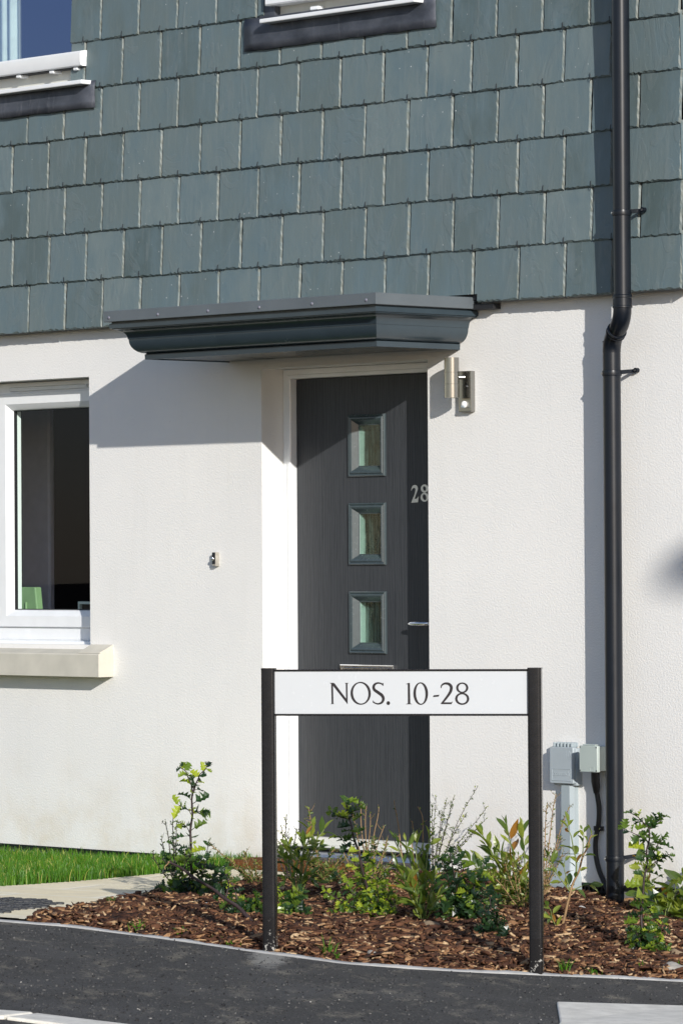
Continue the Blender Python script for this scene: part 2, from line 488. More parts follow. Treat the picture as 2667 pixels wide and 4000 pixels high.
# ------------------------------------------------------------------ terrain functions (plan axes q: across the view, s: away)
RX, RY, VX, VY = 0.68817, 0.72555, -0.72555, 0.68817
KQ = [-60, 0.139, 0.193, 0.417, 0.699, 0.915, 1.102, 1.377, 1.601, 1.855, 2.198, 2.516, 2.579, 4.0, 60]
KS = [-4.24, -4.25, -4.26, -4.293, -4.465, -4.63, -4.79, -4.981, -5.01, -4.973, -4.881, -4.81, -4.802, -4.62, -4.62]
def qs(x, y): return RX * x + RY * y, VX * x + VY * y
def xy(q, s): return RX * q + VX * s, RY * q + VY * s
def zk(q): return -.0484 - .073 * (min(max(q, -.2), 3.0) - 1.141)
def foot(x): return float(np.interp(x, [-1, .5, 1.2, 1.45, 2.5, 2.75, 3.2, 3.55, 3.9], [-.085, -.07, -.04, -.03, -.03, -.005, -.05, -.09, -.15]))
def sk(q): return float(np.interp(q, KQ, KS))
def swall(q): return (.065 - RY * q) / VY
def G(x, y):
    q, s = qs(x, y); a = sk(q); b = swall(q)
    if s <= a or b <= a + .3: return zk(q)
    t = min((s - a) / (b - a), 1.)
    return zk(q) * (1 - t) + foot(xy(q, b)[0]) * t
def inpoly(x, y, P):
    r = False; j = len(P) - 1
    for i in range(len(P)):
        if (P[i][1] > y) != (P[j][1] > y) and x < (P[j][0] - P[i][0]) * (y - P[i][1]) / (P[j][1] - P[i][1]) + P[i][0]:
            r = not r
        j = i
    return r
LAWN_EDGE = [(1.95, -2.2), (1.704, -1.56), (1.536, -1.134), (1.361, -.689), (1.30, -.357), (1.30, -.15), (1.44, -.06), (1.456, .066)]
BED_EDGE = [(3.30, -2.74), (3.019, -2.332), (2.645, -1.81), (2.33, -1.309), (2.21, -1.072), (2.118, -.741), (2.12, -.515), (2.15, -.232), (2.25, -.05), (2.5, .066)]
PATH = LAWN_EDGE[1:] + [(2.5, .066)] + BED_EDGE[::-1][1:] + [(3.45, -2.95), (3.2, -3.2), (2.3, -3.0)]
LAWN = LAWN_EDGE + [(-3.0, .066), (-3.0, -2.6)]

# ------------------------------------------------------------------ setting
def sheet(name, qr, sr, fn, keep, mat, kind='structure'):
    mb = MB(); idx = {}
    for i, q in enumerate(qr):
        for j, s in enumerate(sr):
            x, y = xy(q, s); idx[i, j] = len(mb.v); mb.v.append((x, y, fn(q, s, x, y)))
    for i in range(len(qr) - 1):
        for j in range(len(sr) - 1):
            x, y = xy((qr[i] + qr[i + 1]) / 2, (sr[j] + sr[j + 1]) / 2)
            if keep is None or keep(x, y, (qr[i] + qr[i + 1]) / 2, (sr[j] + sr[j + 1]) / 2):
                mb.f.append((idx[i, j], idx[i + 1, j], idx[i + 1, j + 1], idx[i, j + 1])); mb.mi.append(0)
    o = mb.build(name, mat, smooth=180, recalc=False)
    o['kind'] = kind
    return o
qg = [-260, -90, -30, -10, -5, -3, -2] + list(np.arange(-1.5, 4.01, .06)) + [5, 7, 12, 30, 90, 260]
sg = [-260, -90, -40, -22] + list(np.arange(-7, 1.01, .08)) + [3, 6, 12, 30, 90, 260]
def gz(q, s, x, y):
    z = G(x, y)
    d = s - sk(q)
    return z - .03 * (1 - min(max(d / .1, 0), 1)) - (.004 if d > .1 else 0)
sheet('ground', qg, sg, gz, None, 'soil')
# tarmac footway from the kerb edging towards the viewer
mb = MB()
qk = [-30, -8, -3, -1.5, -.8, -.4] + list(np.arange(0, 4.01, .05)) + [5, 7, 12, 30]
offs = [0.0, .1, .3, .7, 1.5, 3, 6, 12, 22, 40]
for q in qk:
    for o_ in offs:
        s = sk(q) - .045 - o_
        x, y = xy(q, s); mb.v.append((x, y, zk(q)))
no = len(offs)
for i in range(len(qk) - 1):
    for j in range(no - 1):
        mb.f.append((i * no + j, i * no + j + 1, (i + 1) * no + j + 1, (i + 1) * no + j)); mb.mi.append(0)
o = mb.build('footway', 'tarmac', smooth=180); o['kind'] = 'structure'
# concrete edging strip
mb = MB(); rings = []
for q in [-30, -8, -3, -1, -.4] + list(np.arange(0, 4.01, .04)) + [5, 8, 30]:
    s = sk(q); e = .004 * math.sin(q * 17) + .002 * math.sin(q * 53)
    pts = [(-.047, -.08), (-.047, .002 + e * .3), (-.042, .005 + e * .3), (-.004, .006 + e * .3), (.002, .002), (.002, -.08)]
    rings.append([(*xy(q, s + ds + e * .4), zk(q) + dz) for ds, dz in pts])
mb.loft(rings, True, True)
o = mb.build('kerb', 'kerb_concrete', smooth=30); o['kind'] = 'structure'
# flagged path
pk = lambda x, y, q, s: inpoly(x, y, PATH) and s > sk(q) + .0
sheet('path', list(np.arange(-1.6, 2.2, .02)), list(np.arange(-5.2, .2, .02)), lambda q, s, x, y: G(x, y) + .012, pk, 'flags')
sheet('lawn_soil', list(np.arange(-4.0, 1.6, .08)), list(np.arange(-5.0, 2.4, .08)), lambda q, s, x, y: G(x, y) + .004, lambda x, y, q, s: inpoly(x, y, LAWN), 'turf_soil')
# dark cobbles let into the path
mb = MB()
CB = [(2.0, -2.6), (2.391, -2.117), (2.478, -2.004), (2.656, -2.023), (2.888, -2.366), (3.092, -2.684), (2.6, -3.1)]
mb2 = MB()
for i in range(60):
    for j in range(34):
        lx = i * .040 + (j % 2) * .02; ly = j * .060
        a = R_(46.5); x = 2.7 + lx * math.cos(a) - ly * math.sin(a); y = -3.2 + lx * math.sin(a) + ly * math.cos(a)
        if all(inpoly(x + dx, y + dy, CB) for dx, dy in ((.01, 0), (-.01, 0))):
            z = G(x, y) + .012; hx = .0175 + random.uniform(-.003, .002); hy = .023 + random.uniform(-.004, .003); h = .010 + random.uniform(-.004, .003)
            b = a + random.uniform(-.12, .12)
            rings = []
            for sc, zz in ((1, -.01), (1, h * .7), (.8, h), ):
                rg = []
                for k in range(10):
                    th = 2 * math.pi * k / 10
                    ex = math.copysign(abs(math.cos(th)) ** .5, math.cos(th)) * hx * sc * random.uniform(.93, 1.05); ey = math.copysign(abs(math.sin(th)) ** .5, math.sin(th)) * hy * sc * random.uniform(.93, 1.05)
                    rg.append((x + ex * math.cos(b) - ey * math.sin(b), y + ex * math.sin(b) + ey * math.cos(b), z + zz))
                rings.append(rg)
            mb.loft(rings, True, True)
simple('cobble', (0.035, 0.037, 0.042), 0.5, var=0.4, vscale=25, bump=0.5, bscale=120)
o = mb.build('cobbles', 'cobble', smooth=40); o['kind'] = 'structure'
# concrete crossing slab (near right) and channel kerb (near left)
def slab(name, poly, h, mat, bev=.006):
    mb = MB(); n = len(poly)
    vs = [(x, y, zk(qs(x, y)[0]) - .06) for x, y in poly] + [(x, y, zk(qs(x, y)[0]) + h) for x, y in poly]
    mb.add(vs, [tuple(range(n))[::-1], tuple(range(n, 2 * n))] + [(i, (i + 1) % n, n + (i + 1) % n, n + i) for i in range(n)])
    o = mb.build(name, mat, bevel=(bev, 2)); o['kind'] = 'structure'; return o
slab('crossing_slab', [(5.686, -2.581), (5.86, -2.18), (6.6, -.6), (7.2, -.9), (6.6, -3.6), (6.10, -3.0)], .008, 'concrete')
slab('gutter_kerb', [(5.30, -5.20), (5.545, -4.671), (5.612, -4.605), (5.66, -4.75), (5.55, -5.4)], .012, 'concrete')
slab('gutter_kerb', [(5.618, -4.598), (5.80, -4.53), (6.5, -4.25), (6.6, -4.45), (5.667, -4.75)], .010, 'concrete')

# ------------------------------------------------------------------ the house
YW = .065
house = thing('house', (1.9, YW, 0), 'slate-hung white rendered house front with grey front door', 'house')
# rendered wall with openings
OPEN = [(1.458, 2.455, -.02, 2.075), (-1.17, .335, .899, 2.08), (-1.05, .42, 3.36, 4.6), (1.60, 2.50, 3.52, 4.6)]
mb = MB()
xs = sorted({-6.0, 3.865} | {o_[0] for o_ in OPEN} | {o_[1] for o_ in OPEN})
zs = sorted({0.0, 5.3} | {max(0, o_[2]) for o_ in OPEN} | {o_[3] for o_ in OPEN})
for i in range(len(xs) - 1):
    for j in range(len(zs) - 1):
        cx, cz = (xs[i] + xs[i + 1]) / 2, (zs[j] + zs[j + 1]) / 2
        if any(a < cx < b and c_ < cz < d for a, b, c_, d in OPEN): continue
        mb.add([(xs[i], YW, zs[j]), (xs[i + 1], YW, zs[j]), (xs[i + 1], YW, zs[j + 1]), (xs[i], YW, zs[j + 1])], [(0, 1, 2, 3)])
YB = YW + .26
for a, b, c_, d in OPEN:
    c_ = max(c_, 0)
    mb.add([(a, YW, c_), (a, YB, c_), (a, YB, d), (a, YW, d)], [(0, 1, 2, 3)])
    mb.add([(b, YW, c_), (b, YW, d), (b, YB, d), (b, YB, c_)], [(0, 1, 2, 3)])
    mb.add([(a, YW, d), (a, YB, d), (b, YB, d), (b, YW, d)], [(0, 1, 2, 3)])
    mb.add([(a, YW, c_), (b, YW, c_), (b, YB, c_), (a, YB, c_)], [(0, 1, 2, 3)])
mb.add([(-6, YW, 0), (3.865, YW, 0), (3.865, YW + .03, 0), (-6, YW + .03, 0)], [(0, 1, 2, 3)])
mb.add([(3.865, YW, 0), (3.865, 7, 0), (3.865, 7, 5.3), (3.865, YW, 5.3)], [(0, 1, 2, 3)])
mb.add([(-6, YW, 0), (-6, 7, 0), (-6, 7, 5.3), (-6, YW, 5.3)], [(0, 1, 2, 3)])
mb.add([(-6, 7, 0), (3.865, 7, 0), (3.865, 7, 5.3), (-6, 7, 5.3)], [(0, 1, 2, 3)])
mb.build('rendered_wall', 'render', house, recalc=False)
mb = MB()
mb.add([(-6.3, -.35, 5.25), (4.1, -.35, 5.25), (4.1, 3.5, 7.6), (-6.3, 3.5, 7.6)], [(0, 1, 2, 3)])
mb.add([(-6.3, 7.35, 5.25), (4.1, 7.35, 5.25), (4.1, 3.5, 7.6), (-6.3, 3.5, 7.6)], [(0, 1, 2, 3)])
mb.add([(4.1, -.35, 5.25), (4.1, 7.35, 5.25), (4.1, 3.5, 7.6)], [(0, 1, 2)])
mb.add([(-6.3, -.35, 5.25), (-6.3, 7.35, 5.25), (-6.3, 3.5, 7.6)], [(0, 1, 2)])
mb.add([(-6.3, -.35, 5.25), (4.1, -.35, 5.25), (4.1, 7.35, 5.25), (-6.3, 7.35, 5.25)], [(0, 1, 2, 3)])
mb.build('roof', 'roof', house, recalc=False)
# plinth below the render and the bead at its foot
mb = MB(); mb.box(-6, 3.85, YW + .022, 6.98, -.6, -.001); mb.build('plinth', 'plinth', house)
mb = MB(); mb.box(-6, 1.455, YW - .004, YW + .02, -.009, -.001); mb.box(2.458, 3.866, YW - .004, YW + .02, -.009, -.001); mb.build('base_bead', 'black_pvc', house)
# rooms
mb = MB()
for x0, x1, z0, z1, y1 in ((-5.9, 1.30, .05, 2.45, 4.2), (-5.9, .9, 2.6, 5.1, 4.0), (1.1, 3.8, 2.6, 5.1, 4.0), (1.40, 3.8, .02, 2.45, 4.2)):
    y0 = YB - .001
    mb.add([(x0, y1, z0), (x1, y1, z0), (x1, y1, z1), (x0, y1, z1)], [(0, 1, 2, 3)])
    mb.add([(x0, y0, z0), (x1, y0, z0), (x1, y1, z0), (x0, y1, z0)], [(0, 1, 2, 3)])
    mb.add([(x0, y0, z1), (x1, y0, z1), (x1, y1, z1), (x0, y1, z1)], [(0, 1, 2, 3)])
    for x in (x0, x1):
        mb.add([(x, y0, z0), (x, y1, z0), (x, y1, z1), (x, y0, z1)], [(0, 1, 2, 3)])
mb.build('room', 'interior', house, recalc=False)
mb = MB(); mb.box(-1.53, -1.315, 1.20, 1.24, .05, 2.40); mb.build('interior_panel', 'interior_panel', house, bevel=(.01, 1))  # panel added to show as the paler reflected band in the pane

# slate hanging
mb = MB()
EXP, WID, Z0 = .21, .253, 2.287
CUTS = [(1.10, 2.805, 2.0, 2.322), (-1.05, .30, 3.345, 4.6), (1.56, 2.50, 3.50, 4.6)]
def subtract(r, c_):
    x0, x1, z0, z1 = r; a0, a1, b0, b1 = c_
    if a0 >= x1 or a1 <= x0 or b0 >= z1 or b1 <= z0: return [r]
    out = []
    if a0 > x0: out.append((x0, a0, z0, z1))
    if a1 < x1: out.append((a1, x1, z0, z1))
    m0, m1 = max(x0, a0), min(x1, a1)
    if b0 > z0: out.append((m0, m1, z0, b0))
    if b1 < z1: out.append((m0, m1, b1, z1))
    return out
def slate(x0, x1, z0, z1, zbase, tint, dy, own=(1, 1, 1)):
    if x1 - x0 < .012 or z1 - z0 < .012: return
    yf = lambda z: -.004 + (z - zbase) * (.0105 / EXP)
    def side(a, b, n, amp):
        return [(a[0] + (b[0] - a[0]) * i / n, a[1] + (b[1] - a[1]) * i / n, random.uniform(-amp, amp)) for i in range(n)]
    nx = max(3, int((x1 - x0) / .014)); nz = max(3, int((z1 - z0) / .016))
    outer = []; inner = []
    bl, br, bb = .0025 * own[0], .0075 * own[1], .0065 * own[2]
    g = .0034
    X0, X1, A, B = x0 + g * own[0], x1 - g * own[1], z0, z1
    wob = random.uniform(-.002, .002)
    for i in range(nx):                          # bottom, left to right
        tt = i / nx; x = X0 + (X1 - X0) * tt; j = random.uniform(-.0010, .0010) * own[2]
        outer.append((x, A + j)); inner.append((X0 + bl + (X1 - X0 - bl - br) * tt, A + bb * random.choice((.4, .7, .9, 1.1, 1.5))))
    for i in range(nz):                          # right, upwards
        tt = i / nz; z = A + (B - A) * tt
        outer.append((X1 + (random.uniform(-.0014, .0008) + wob * math.sin(tt * 3)) * own[1], z)); inner.append((X1 - br * random.uniform(.55, 1.35), A + bb + (B - A - bb) * tt))
    outer.append((X1, B)); inner.append((X1 - br, B))
    for i in range(nz):                          # left, downwards
        tt = i / nz; z = B - (B - A) * tt
        outer.append((X0 + random.uniform(-.0008, .0016) * own[0], z)); inner.append((X0 + bl * random.uniform(.5, 1.8), B - (B - A - bb) * tt))
    n = len(outer)
    vs = [(x, yf(z) + dy, z) for x, z in inner] + [(x, yf(z) + dy + .0074, z) for x, z in outer]
    fs = [tuple(range(n))] + [(i, (i + 1) % n, n + (i + 1) % n, n + i) for i in range(n)]
    fs = [f[::-1] for f in fs]
    mb.add(vs, fs, 0, tint=[tint] * len(fs), edge=[0.0] + [(random.uniform(0, .45) if i < nx else random.uniform(.35, 1.0)) for i in range(n)])
hooks = []
for k in range(0, 14):
    zb = Z0 + EXP * k
    off = 0 if k % 2 == 0 else -.11
    ends = sorted([off + WID * j for j in range(-23, 16)])
    ends = [e for e in ends if e < 3.75 and e < (3.60 if k % 2 == 0 else 3.70)] + [3.902]
    for a, b in zip(ends[:-1], ends[1:]):
        rects = [(a, b, zb + random.uniform(-.002, .002), zb + EXP + .016)]
        for c_ in CUTS:
            rects = [q for r in rects for q in subtract(r, c_)]
        tint = min(1, max(0, random.gauss(.5, .24)))
        dy = random.uniform(-.0012, .0018)
        for r in rects:
            slate(*r, zb, tint, dy, (int(abs(r[0] - a) < 1e-6), int(abs(r[1] - b) < 1e-6), int(r[2] < zb + .01)))
    if k > 0:
        for e in [((-.11 if k % 2 == 0 else 0) + WID * j) for j in range(-22, 15)]:
            if -5.5 < e < 3.7 and not any(c_[0] - .02 < e < c_[1] + .02 and c_[2] < zb + .03 and c_[3] > zb - .01 for c_ in CUTS):
                hooks.append((e, zb))
# wire hooks
for x, z in hooks:
    x += random.uniform(-.004, .004)
    mb.tube([(x, .004, z + .006), (x + .001, -.0045, z - .005), (x, -.0075, z + .002), (x, -.0072, z + .014), (x + random.uniform(-.002, .002), -.006, z + .024)], .0014, 5, mi=1)
# side return at the corner
for k in range(0, 14):
    zb = Z0 + EXP * k
    y = .012 if k % 2 else .10
    yy = [.0] + [y + .25 * j for j in range(0, 26)]
    for a, b in zip(yy[:-1], yy[1:]):
        if b - a < .03: continue
        x = 3.902; tt = random.random()
        mb.add([(x, a + .002, zb), (x, b - .002, zb), (x - .0068, b - .002, zb + EXP + .01), (x - .0068, a + .002, zb + EXP + .01), (x - .006, a + .002, zb), (x - .006, b - .002, zb)],
               [(0, 1, 2, 3), (0, 4, 5, 1)], 0, tint=[tt] * 2, edge=[0, .8])
# underlay behind the slates (dark battens seen in the gaps)
mb.box(-6, 3.885, .0165, YW - .004, Z0 + .012, 3.20, mi=2)
mb.box(-6, -1.06, .0165, YW - .004, 3.205, 5.2, mi=2)
mb.box(.31, 1.54, .0165, YW - .004, 3.205, 5.2, mi=2)
mb.box(2.51, 3.885, .0165, YW - .004, 3.205, 5.2, mi=2)
mb.build('slate_cladding', ['slate', 'gasket', 'gasket'], house, recalc=False)

# lead aprons under the upper windows
for x0, x1, z0, z1 in ((-1.12, .474, 3.254, 3.372), (1.447, 2.592, 3.408, 3.545)):
    mb = MB()
    n = 16; rows = 4
    vs = []; fs = []
    for j in range(rows + 1):
        for i in range(n + 1):
            vs.append((x0 + (x1 - x0) * i / n, -.0125 + .0015 * math.sin(i * 1.7 + j) + (.006 if j == rows else 0), z0 + (z1 - z0) * j / rows + (.002 * math.sin(i * 2.3) if j == 0 else 0)))
    for j in range(rows):
        for i in range(n):
            a = j * (n + 1) + i; fs.append((a, a + 1, a + n + 2, a + n + 1))
    mb.add(vs, fs)
    o = mb.build('lead_apron', 'lead', house, smooth=180, recalc=False)
    sm = o.modifiers.new('t', 'SOLIDIFY'); sm.thickness = .003; sm.offset = -1
mb = MB(); mb.box(1.53, 1.625, .0, .03, 3.535, 3.9); mb.build('lead_cheek', 'lead', house)

# ---- upper left window: top-hung casement standing a little open
win = MB(); win.box(-1.06, .395, .035, .15, 3.376, 3.44)
wo = win.build('window', 'upvc_cream', house, bevel=(.003, 2))
mb = MB()
prof = [(0, .13), (0, .080), (.006, .074), (.060, .074), (.066, .080), (.075, .098), (.075, .12)]
rect_frame(mb, -1.05, .35, 3.441, 4.5, prof)
mb.loft([[(x, .074, 3.445), (x, -.018, 3.440), (x, -.030, 3.444), (x, -.034, 3.456), (x, -.034, 3.498), (x, -.028, 3.506), (x, .074, 3.520)] for x in (-1.05, .402)])
mb.build('sash', 'upvc', wo, smooth=30)
mb = MB(); mb.add([(-.99, .105, 3.50), (.28, .105, 3.50), (.28, .105, 4.44), (-.99, .105, 4.44)], [(0, 1, 2, 3)]); mb.build('pane', 'pane_sky_tint', wo)
prof = [(0, .03), (0, -.030), (.006, -.036), (.060, -.036), (.066, -.030), (.075, -.012), (.075, .02)]
mb = MB(); mb.box(-1.06, .444, -.062, .03, 3.355, 3.374); mb.build('sill', 'upvc', wo, bevel=(.004, 2))
mb = MB()
for x in (-.06, .17, .335):
    mb = MB(); mb.box(x, x + .03, -.018, .034, 3.425, 3.439); mb.build('sash_bracket', 'upvc', wo, bevel=(.003, 1))
mb = MB(); mb.box(-1.0, .395, -.012, .036, 3.4365, 3.4395); mb.build('gasket', 'gasket', wo)
# ---- upper right window
win = MB(); win.box(1.625, 2.49, .03, .14, 3.50, 3.62)
wo = win.build('window', 'upvc_cream', house, bevel=(.003, 2))
mb = MB(); rect_frame(mb, 1.60, 2.47, 3.585, 4.5, prof); mb.build('sash', 'upvc', wo, smooth=30)
mb = MB(); mb.add([(1.67, -.006, 3.645), (2.40, -.006, 3.645), (2.40, -.006, 4.44), (1.67, -.006, 4.44)], [(0, 1, 2, 3)]); mb.build('pane', 'pane_sky_tint', wo)
mb = MB(); mb.box(1.598, 2.522, -.064, .03, 3.510, 3.528); mb.build('sill', 'upvc', wo, bevel=(.004, 2))
mb = MB(); mb.box(1.85, 1.90, -.01, .028, 3.545, 3.56); mb.build('sash_bracket', 'upvc', wo, bevel=(.003, 1))
# ---- ground floor window
YF = .16
win = MB()
rect_frame(win, -1.168, .333, .915, 2.078, [(0, .235), (0, YF + .012), (.004, YF + .008), (.055, YF + .008), (.055, .235)])
wo = win.build('window', 'upvc', house, smooth=30)
mb = MB(); mb.box(-.442, -.408, YF + .010, .23, .97, 2.03); mb.build('mullion', 'upvc', wo, bevel=(.004, 2))
sp_ = [(0, .225), (0, YF), (.004, YF - .004), (.050, YF - .004), (.058, YF + .002), (.072, YF + .010), (.078, YF + .022), (.078, .225)]
for x0, x1 in ((-.412, .318), (-1.158, -.438)):
    mb = MB(); rect_frame(mb, x0, x1, .972, 2.030, sp_); so_ = mb.build('sash', 'upvc', wo, smooth=35)
    mb = MB(); rect_frame(mb, x0 + .074, x1 - .074, 1.046, 1.956, [(0, YF + .024), (.008, YF + .024), (.008, .2)]); mb.build('gasket', 'gasket', wo)
    mb = MB(); mb.add([(x0 + .07, YF + .032, 1.04), (x1 - .07, YF + .032, 1.04), (x1 - .07, YF + .032, 1.962), (x0 + .07, YF + .032, 1.962)], [(0, 1, 2, 3)]); mb.build('pane', 'pane_glass', wo)
mb = MB(); mb.loft([[(-1.165, YF + .03, .918), (-1.165, YF - .03, .912), (-1.165, YF - .034, .895), (-1.165, YF + .03, .895)], [(.333, YF + .03, .918), (.333, YF - .03, .912), (.333, YF - .034, .895), (.333, YF + .03, .895)]]); mb.build('sill', 'upvc', wo, bevel=(.003, 2))
mb = MB(); mb.loft([[(x, YF + .006, 2.036), (x, YF - .008, 2.040), (x, YF - .012, 2.052), (x, YF + .006, 2.058)] for x in (-.33, .215)]); mb.build('trickle_vent', 'upvc', wo, bevel=(.002, 1))
mb = MB(); mb.box(-1.168, .333, YF - .02, YF + .05, .872, .8945); mb.build('bedding', 'brown_timber', wo)
mb = MB()
mb.loft([[(x, -.02, .760), (x, -.02, .858), (x, -.016, .862), (x, .066, .880), (x, .12, .880), (x, .12, .760)] for x in (-1.35, .490)], mi=0)
mb.loft([[(x, -.012, .864), (x, -.010, .868), (x, .066, .902), (x, .068, .902), (x, .068, .86)] for x in (.340, .488)])
mb.build('stone_sill', 'sandstone', wo, bevel=(.004, 2))

# ---- front door
YD = .215
fd = MB()
fprof = [(0, .26), (0, YF + .03), (.004, YF + .026), (.030, YF + .026), (.034, YF + .020), (.049, YF + .020), (.052, YF + .024), (.052, .26)]
rings = []
for ins, y in fprof:
    rings.append([(1.459 + ins, y, .02), (1.459 + ins, y, 2.0745 - ins * .82), (2.454 - ins, y, 2.0745 - ins * .82), (2.454 - ins, y, .02)])
fd.loft(rings, False, False)
door = fd.build('front_door', 'upvc', house, smooth=30)
mb = MB()
GX0, GX1 = 1.836, 2.056
GZ = [(1.612, 1.872), (1.244, 1.503), (.875, 1.135)]
x0, x1, z0, z1 = 1.5135, 2.3995, .098, 2.029
cx = [x0, GX0 + .02, GX1 - .02, x1]; cz = [z0] + [v for a, b in sorted(GZ) for v in (a + .02, b - .02)] + [z1]
for i in range(3):
    for j in range(len(cz) - 1):
        if i == 1 and j % 2 == 1: continue
        mb.add([(cx[i], YD, cz[j]), (cx[i + 1], YD, cz[j]), (cx[i + 1], YD, cz[j + 1]), (cx[i], YD, cz[j + 1])], [(0, 1, 2, 3)])
mb.add([(x0, YD, z0), (x0, YD + .05, z0), (x0, YD + .05, z1), (x0, YD, z1)], [(0, 1, 2, 3)])
mb.add([(x1, YD, z0), (x1, YD + .05, z0), (x1, YD + .05, z1), (x1, YD, z1)], [(0, 1, 2, 3)])
mb.add([(x0, YD, z1), (x1, YD, z1), (x1, YD + .05, z1), (x0, YD + .05, z1)], [(0, 1, 2, 3)])
mb.build('leaf', 'door_grey', door, recalc=False)
for a, b in GZ:
    mb = MB()
    rect_frame(mb, GX0, GX1, a, b, [(0, YD + .002), (.001, YD - .008), (.005, YD - .012), (.011, YD - .009), (.014, YD - .013), (.018, YD - .0135), (.024, YD - .011), (.036, YD + .004), (.042, YD + .012), (.045, YD + .012), (.045, YD + .03)])
    mb.build('glazing_frame', 'door_trim', door, smooth=28)
    mb = MB(); x_a, x_b, z_a, z_b = GX0 + .046, GX1 - .046, a + .046, b - .046
    mb.add([(x_a, YD + .012, z_a), (x_a, YD + .046, z_a), (x_a, YD + .046, z_b), (x_a, YD + .012, z_b)], [(0, 1, 2, 3)])
    mb.add([(x_b, YD + .012, z_a), (x_b, YD + .046, z_a), (x_b, YD + .046, z_b), (x_b, YD + .012, z_b)], [(0, 1, 2, 3)])
    mb.add([(x_a, YD + .012, z_b), (x_b, YD + .012, z_b), (x_b, YD + .046, z_b), (x_a, YD + .046, z_b)], [(0, 1, 2, 3)])
    mb.add([(x_a, YD + .012, z_a), (x_b, YD + .012, z_a), (x_b, YD + .046, z_a), (x_a, YD + .046, z_a)], [(0, 1, 2, 3)])
    mb.build('spacer_bar', 'spacer', door, recalc=False)
    mb = MB(); mb.add([(x_a, YD + .0445, z_a), (x_b, YD + .0445, z_a), (x_b, YD + .0445, z_b), (x_a, YD + .0445, z_b)], [(0, 1, 2, 3)]); mb.build('inner_pane', 'dark_pane', door)
    mb = MB(); mb.add([(GX0 + .04, YD + .0155, a + .04), (GX1 - .04, YD + .0155, a + .04), (GX1 - .04, YD + .0155, b - .04), (GX0 + .04, YD + .0155, b - .04)], [(0, 1, 2, 3)])
    mb.build('glass_light', 'obscure_glass', door)
mb = MB()
rect_frame(mb, 1.782, 2.104, .752, .829, [(0, YD), (0, YD - .010), (.004, YD - .014), (.010, YD - .014), (.013, YD - .008), (.02, YD - .008)])
mb.box(1.80, 2.086, YD - .011, YD - .003, .768, .812)
mb.build('letter_plate', 'chrome', door, smooth=30)
mb = MB()
hz, hx = 1.003, 2.335
mb.tube([(hx + .01, YD, hz), (hx + .01, YD - .03, hz), (hx + .004, YD - .046, hz), (hx - .012, YD - .052, hz), (hx - .05, YD - .052, hz), (hx - .085, YD - .050, hz), (hx - .1, YD - .047, hz - .001)], [.0095, .0095, .0095, .0095, .0085, .0085, .0055], 12)
mb.box(hx - .01, hx + .03, YD - .009, YD, hz - .12, hz + .10)
mb.build('handle', 'chrome', door, smooth=40)
# weatherbar and threshold
mb = MB()
pr = [(YD + .0, .103), (YD - .012, .100), (YD - .026, .088), (YD - .030, .076), (YD - .044, .070), (YD - .046, .062), (YD, .062)]
mb.loft([[(x, y, z) for y, z in pr] for x in (1.512, 2.40)]); mb.build('weatherbar', 'upvc_cream', door, smooth=25)
mb = MB()
pr = [(.27, .058), (.175, .055), (.150, .050), (.135, .036), (.130, .024), (.27, .024)]
mb.loft([[(x, y, z) for y, z in pr] for x in (1.468, 2.448)]); mb.build('threshold', 'satin_chrome', door, smooth=25)
mb = MB(); mb.box(1.47, 2.44, .14, .2, .0565, .0615); mb.build('draught_seal', 'gasket', door)
mb = MB(); mb.box(1.459, 2.454, .105, .27, -.03, .0235); mb.build('step', 'dark_step', door, bevel=(.004, 1))

# ------------------------------------------------------------------ lettering by stroke outlines (crop units: x right, y down)
def cr(pts, n=10):
    out = []
    P = [pts[0]] + list(pts) + [pts[-1]]
    for i in range(1, len(P) - 2):
        p0, p1, p2, p3 = [np.array(p, float) for p in P[i - 1:i + 3]]
        for k in range(n):
            t_ = k / n
            out.append(.5 * ((2 * p1) + (-p0 + p2) * t_ + (2 * p0 - 5 * p1 + 4 * p2 - p3) * t_ ** 2 + (-p0 + 3 * p1 - 3 * p2 + p3) * t_ ** 3))
    out.append(np.array(pts[-1], float))
    return out
def stroke(pts, n=10):
    """pts (x, y, width) -> list of quads"""
    c_ = cr(pts, n); L = []; Rr = []
    for i, p in enumerate(c_):
        d = c_[min(i + 1, len(c_) - 1)][:2] - c_[max(i - 1, 0)][:2]; d = d / (np.linalg.norm(d) + 1e-9); nn = np.array([-d[1], d[0]])
        L.append(p[:2] + nn * p[2] / 2); Rr.append(p[:2] - nn * p[2] / 2)
    return [[L[i], L[i + 1], Rr[i + 1], Rr[i]] for i in range(len(L) - 1)]
def ring(cx, cy, a, b, ia, ib, tilt=0.0, n=44):
    q = []
    P = lambda t_, A, B, tl: np.array((cx + A * math.cos(t_) * math.cos(tl) - B * math.sin(t_) * math.sin(tl), cy + A * math.cos(t_) * math.sin(tl) + B * math.sin(t_) * math.cos(tl)))
    for i in range(n):
        t0, t1 = 2 * math.pi * i / n, 2 * math.pi * (i + 1) / n
        q.append([P(t0, a, b, 0), P(t1, a, b, 0), P(t1, ia, ib, tilt), P(t0, ia, ib, tilt)])
    return q
GLY = []
poly = lambda *p: GLY.append([[np.array(v, float) for v in p]])
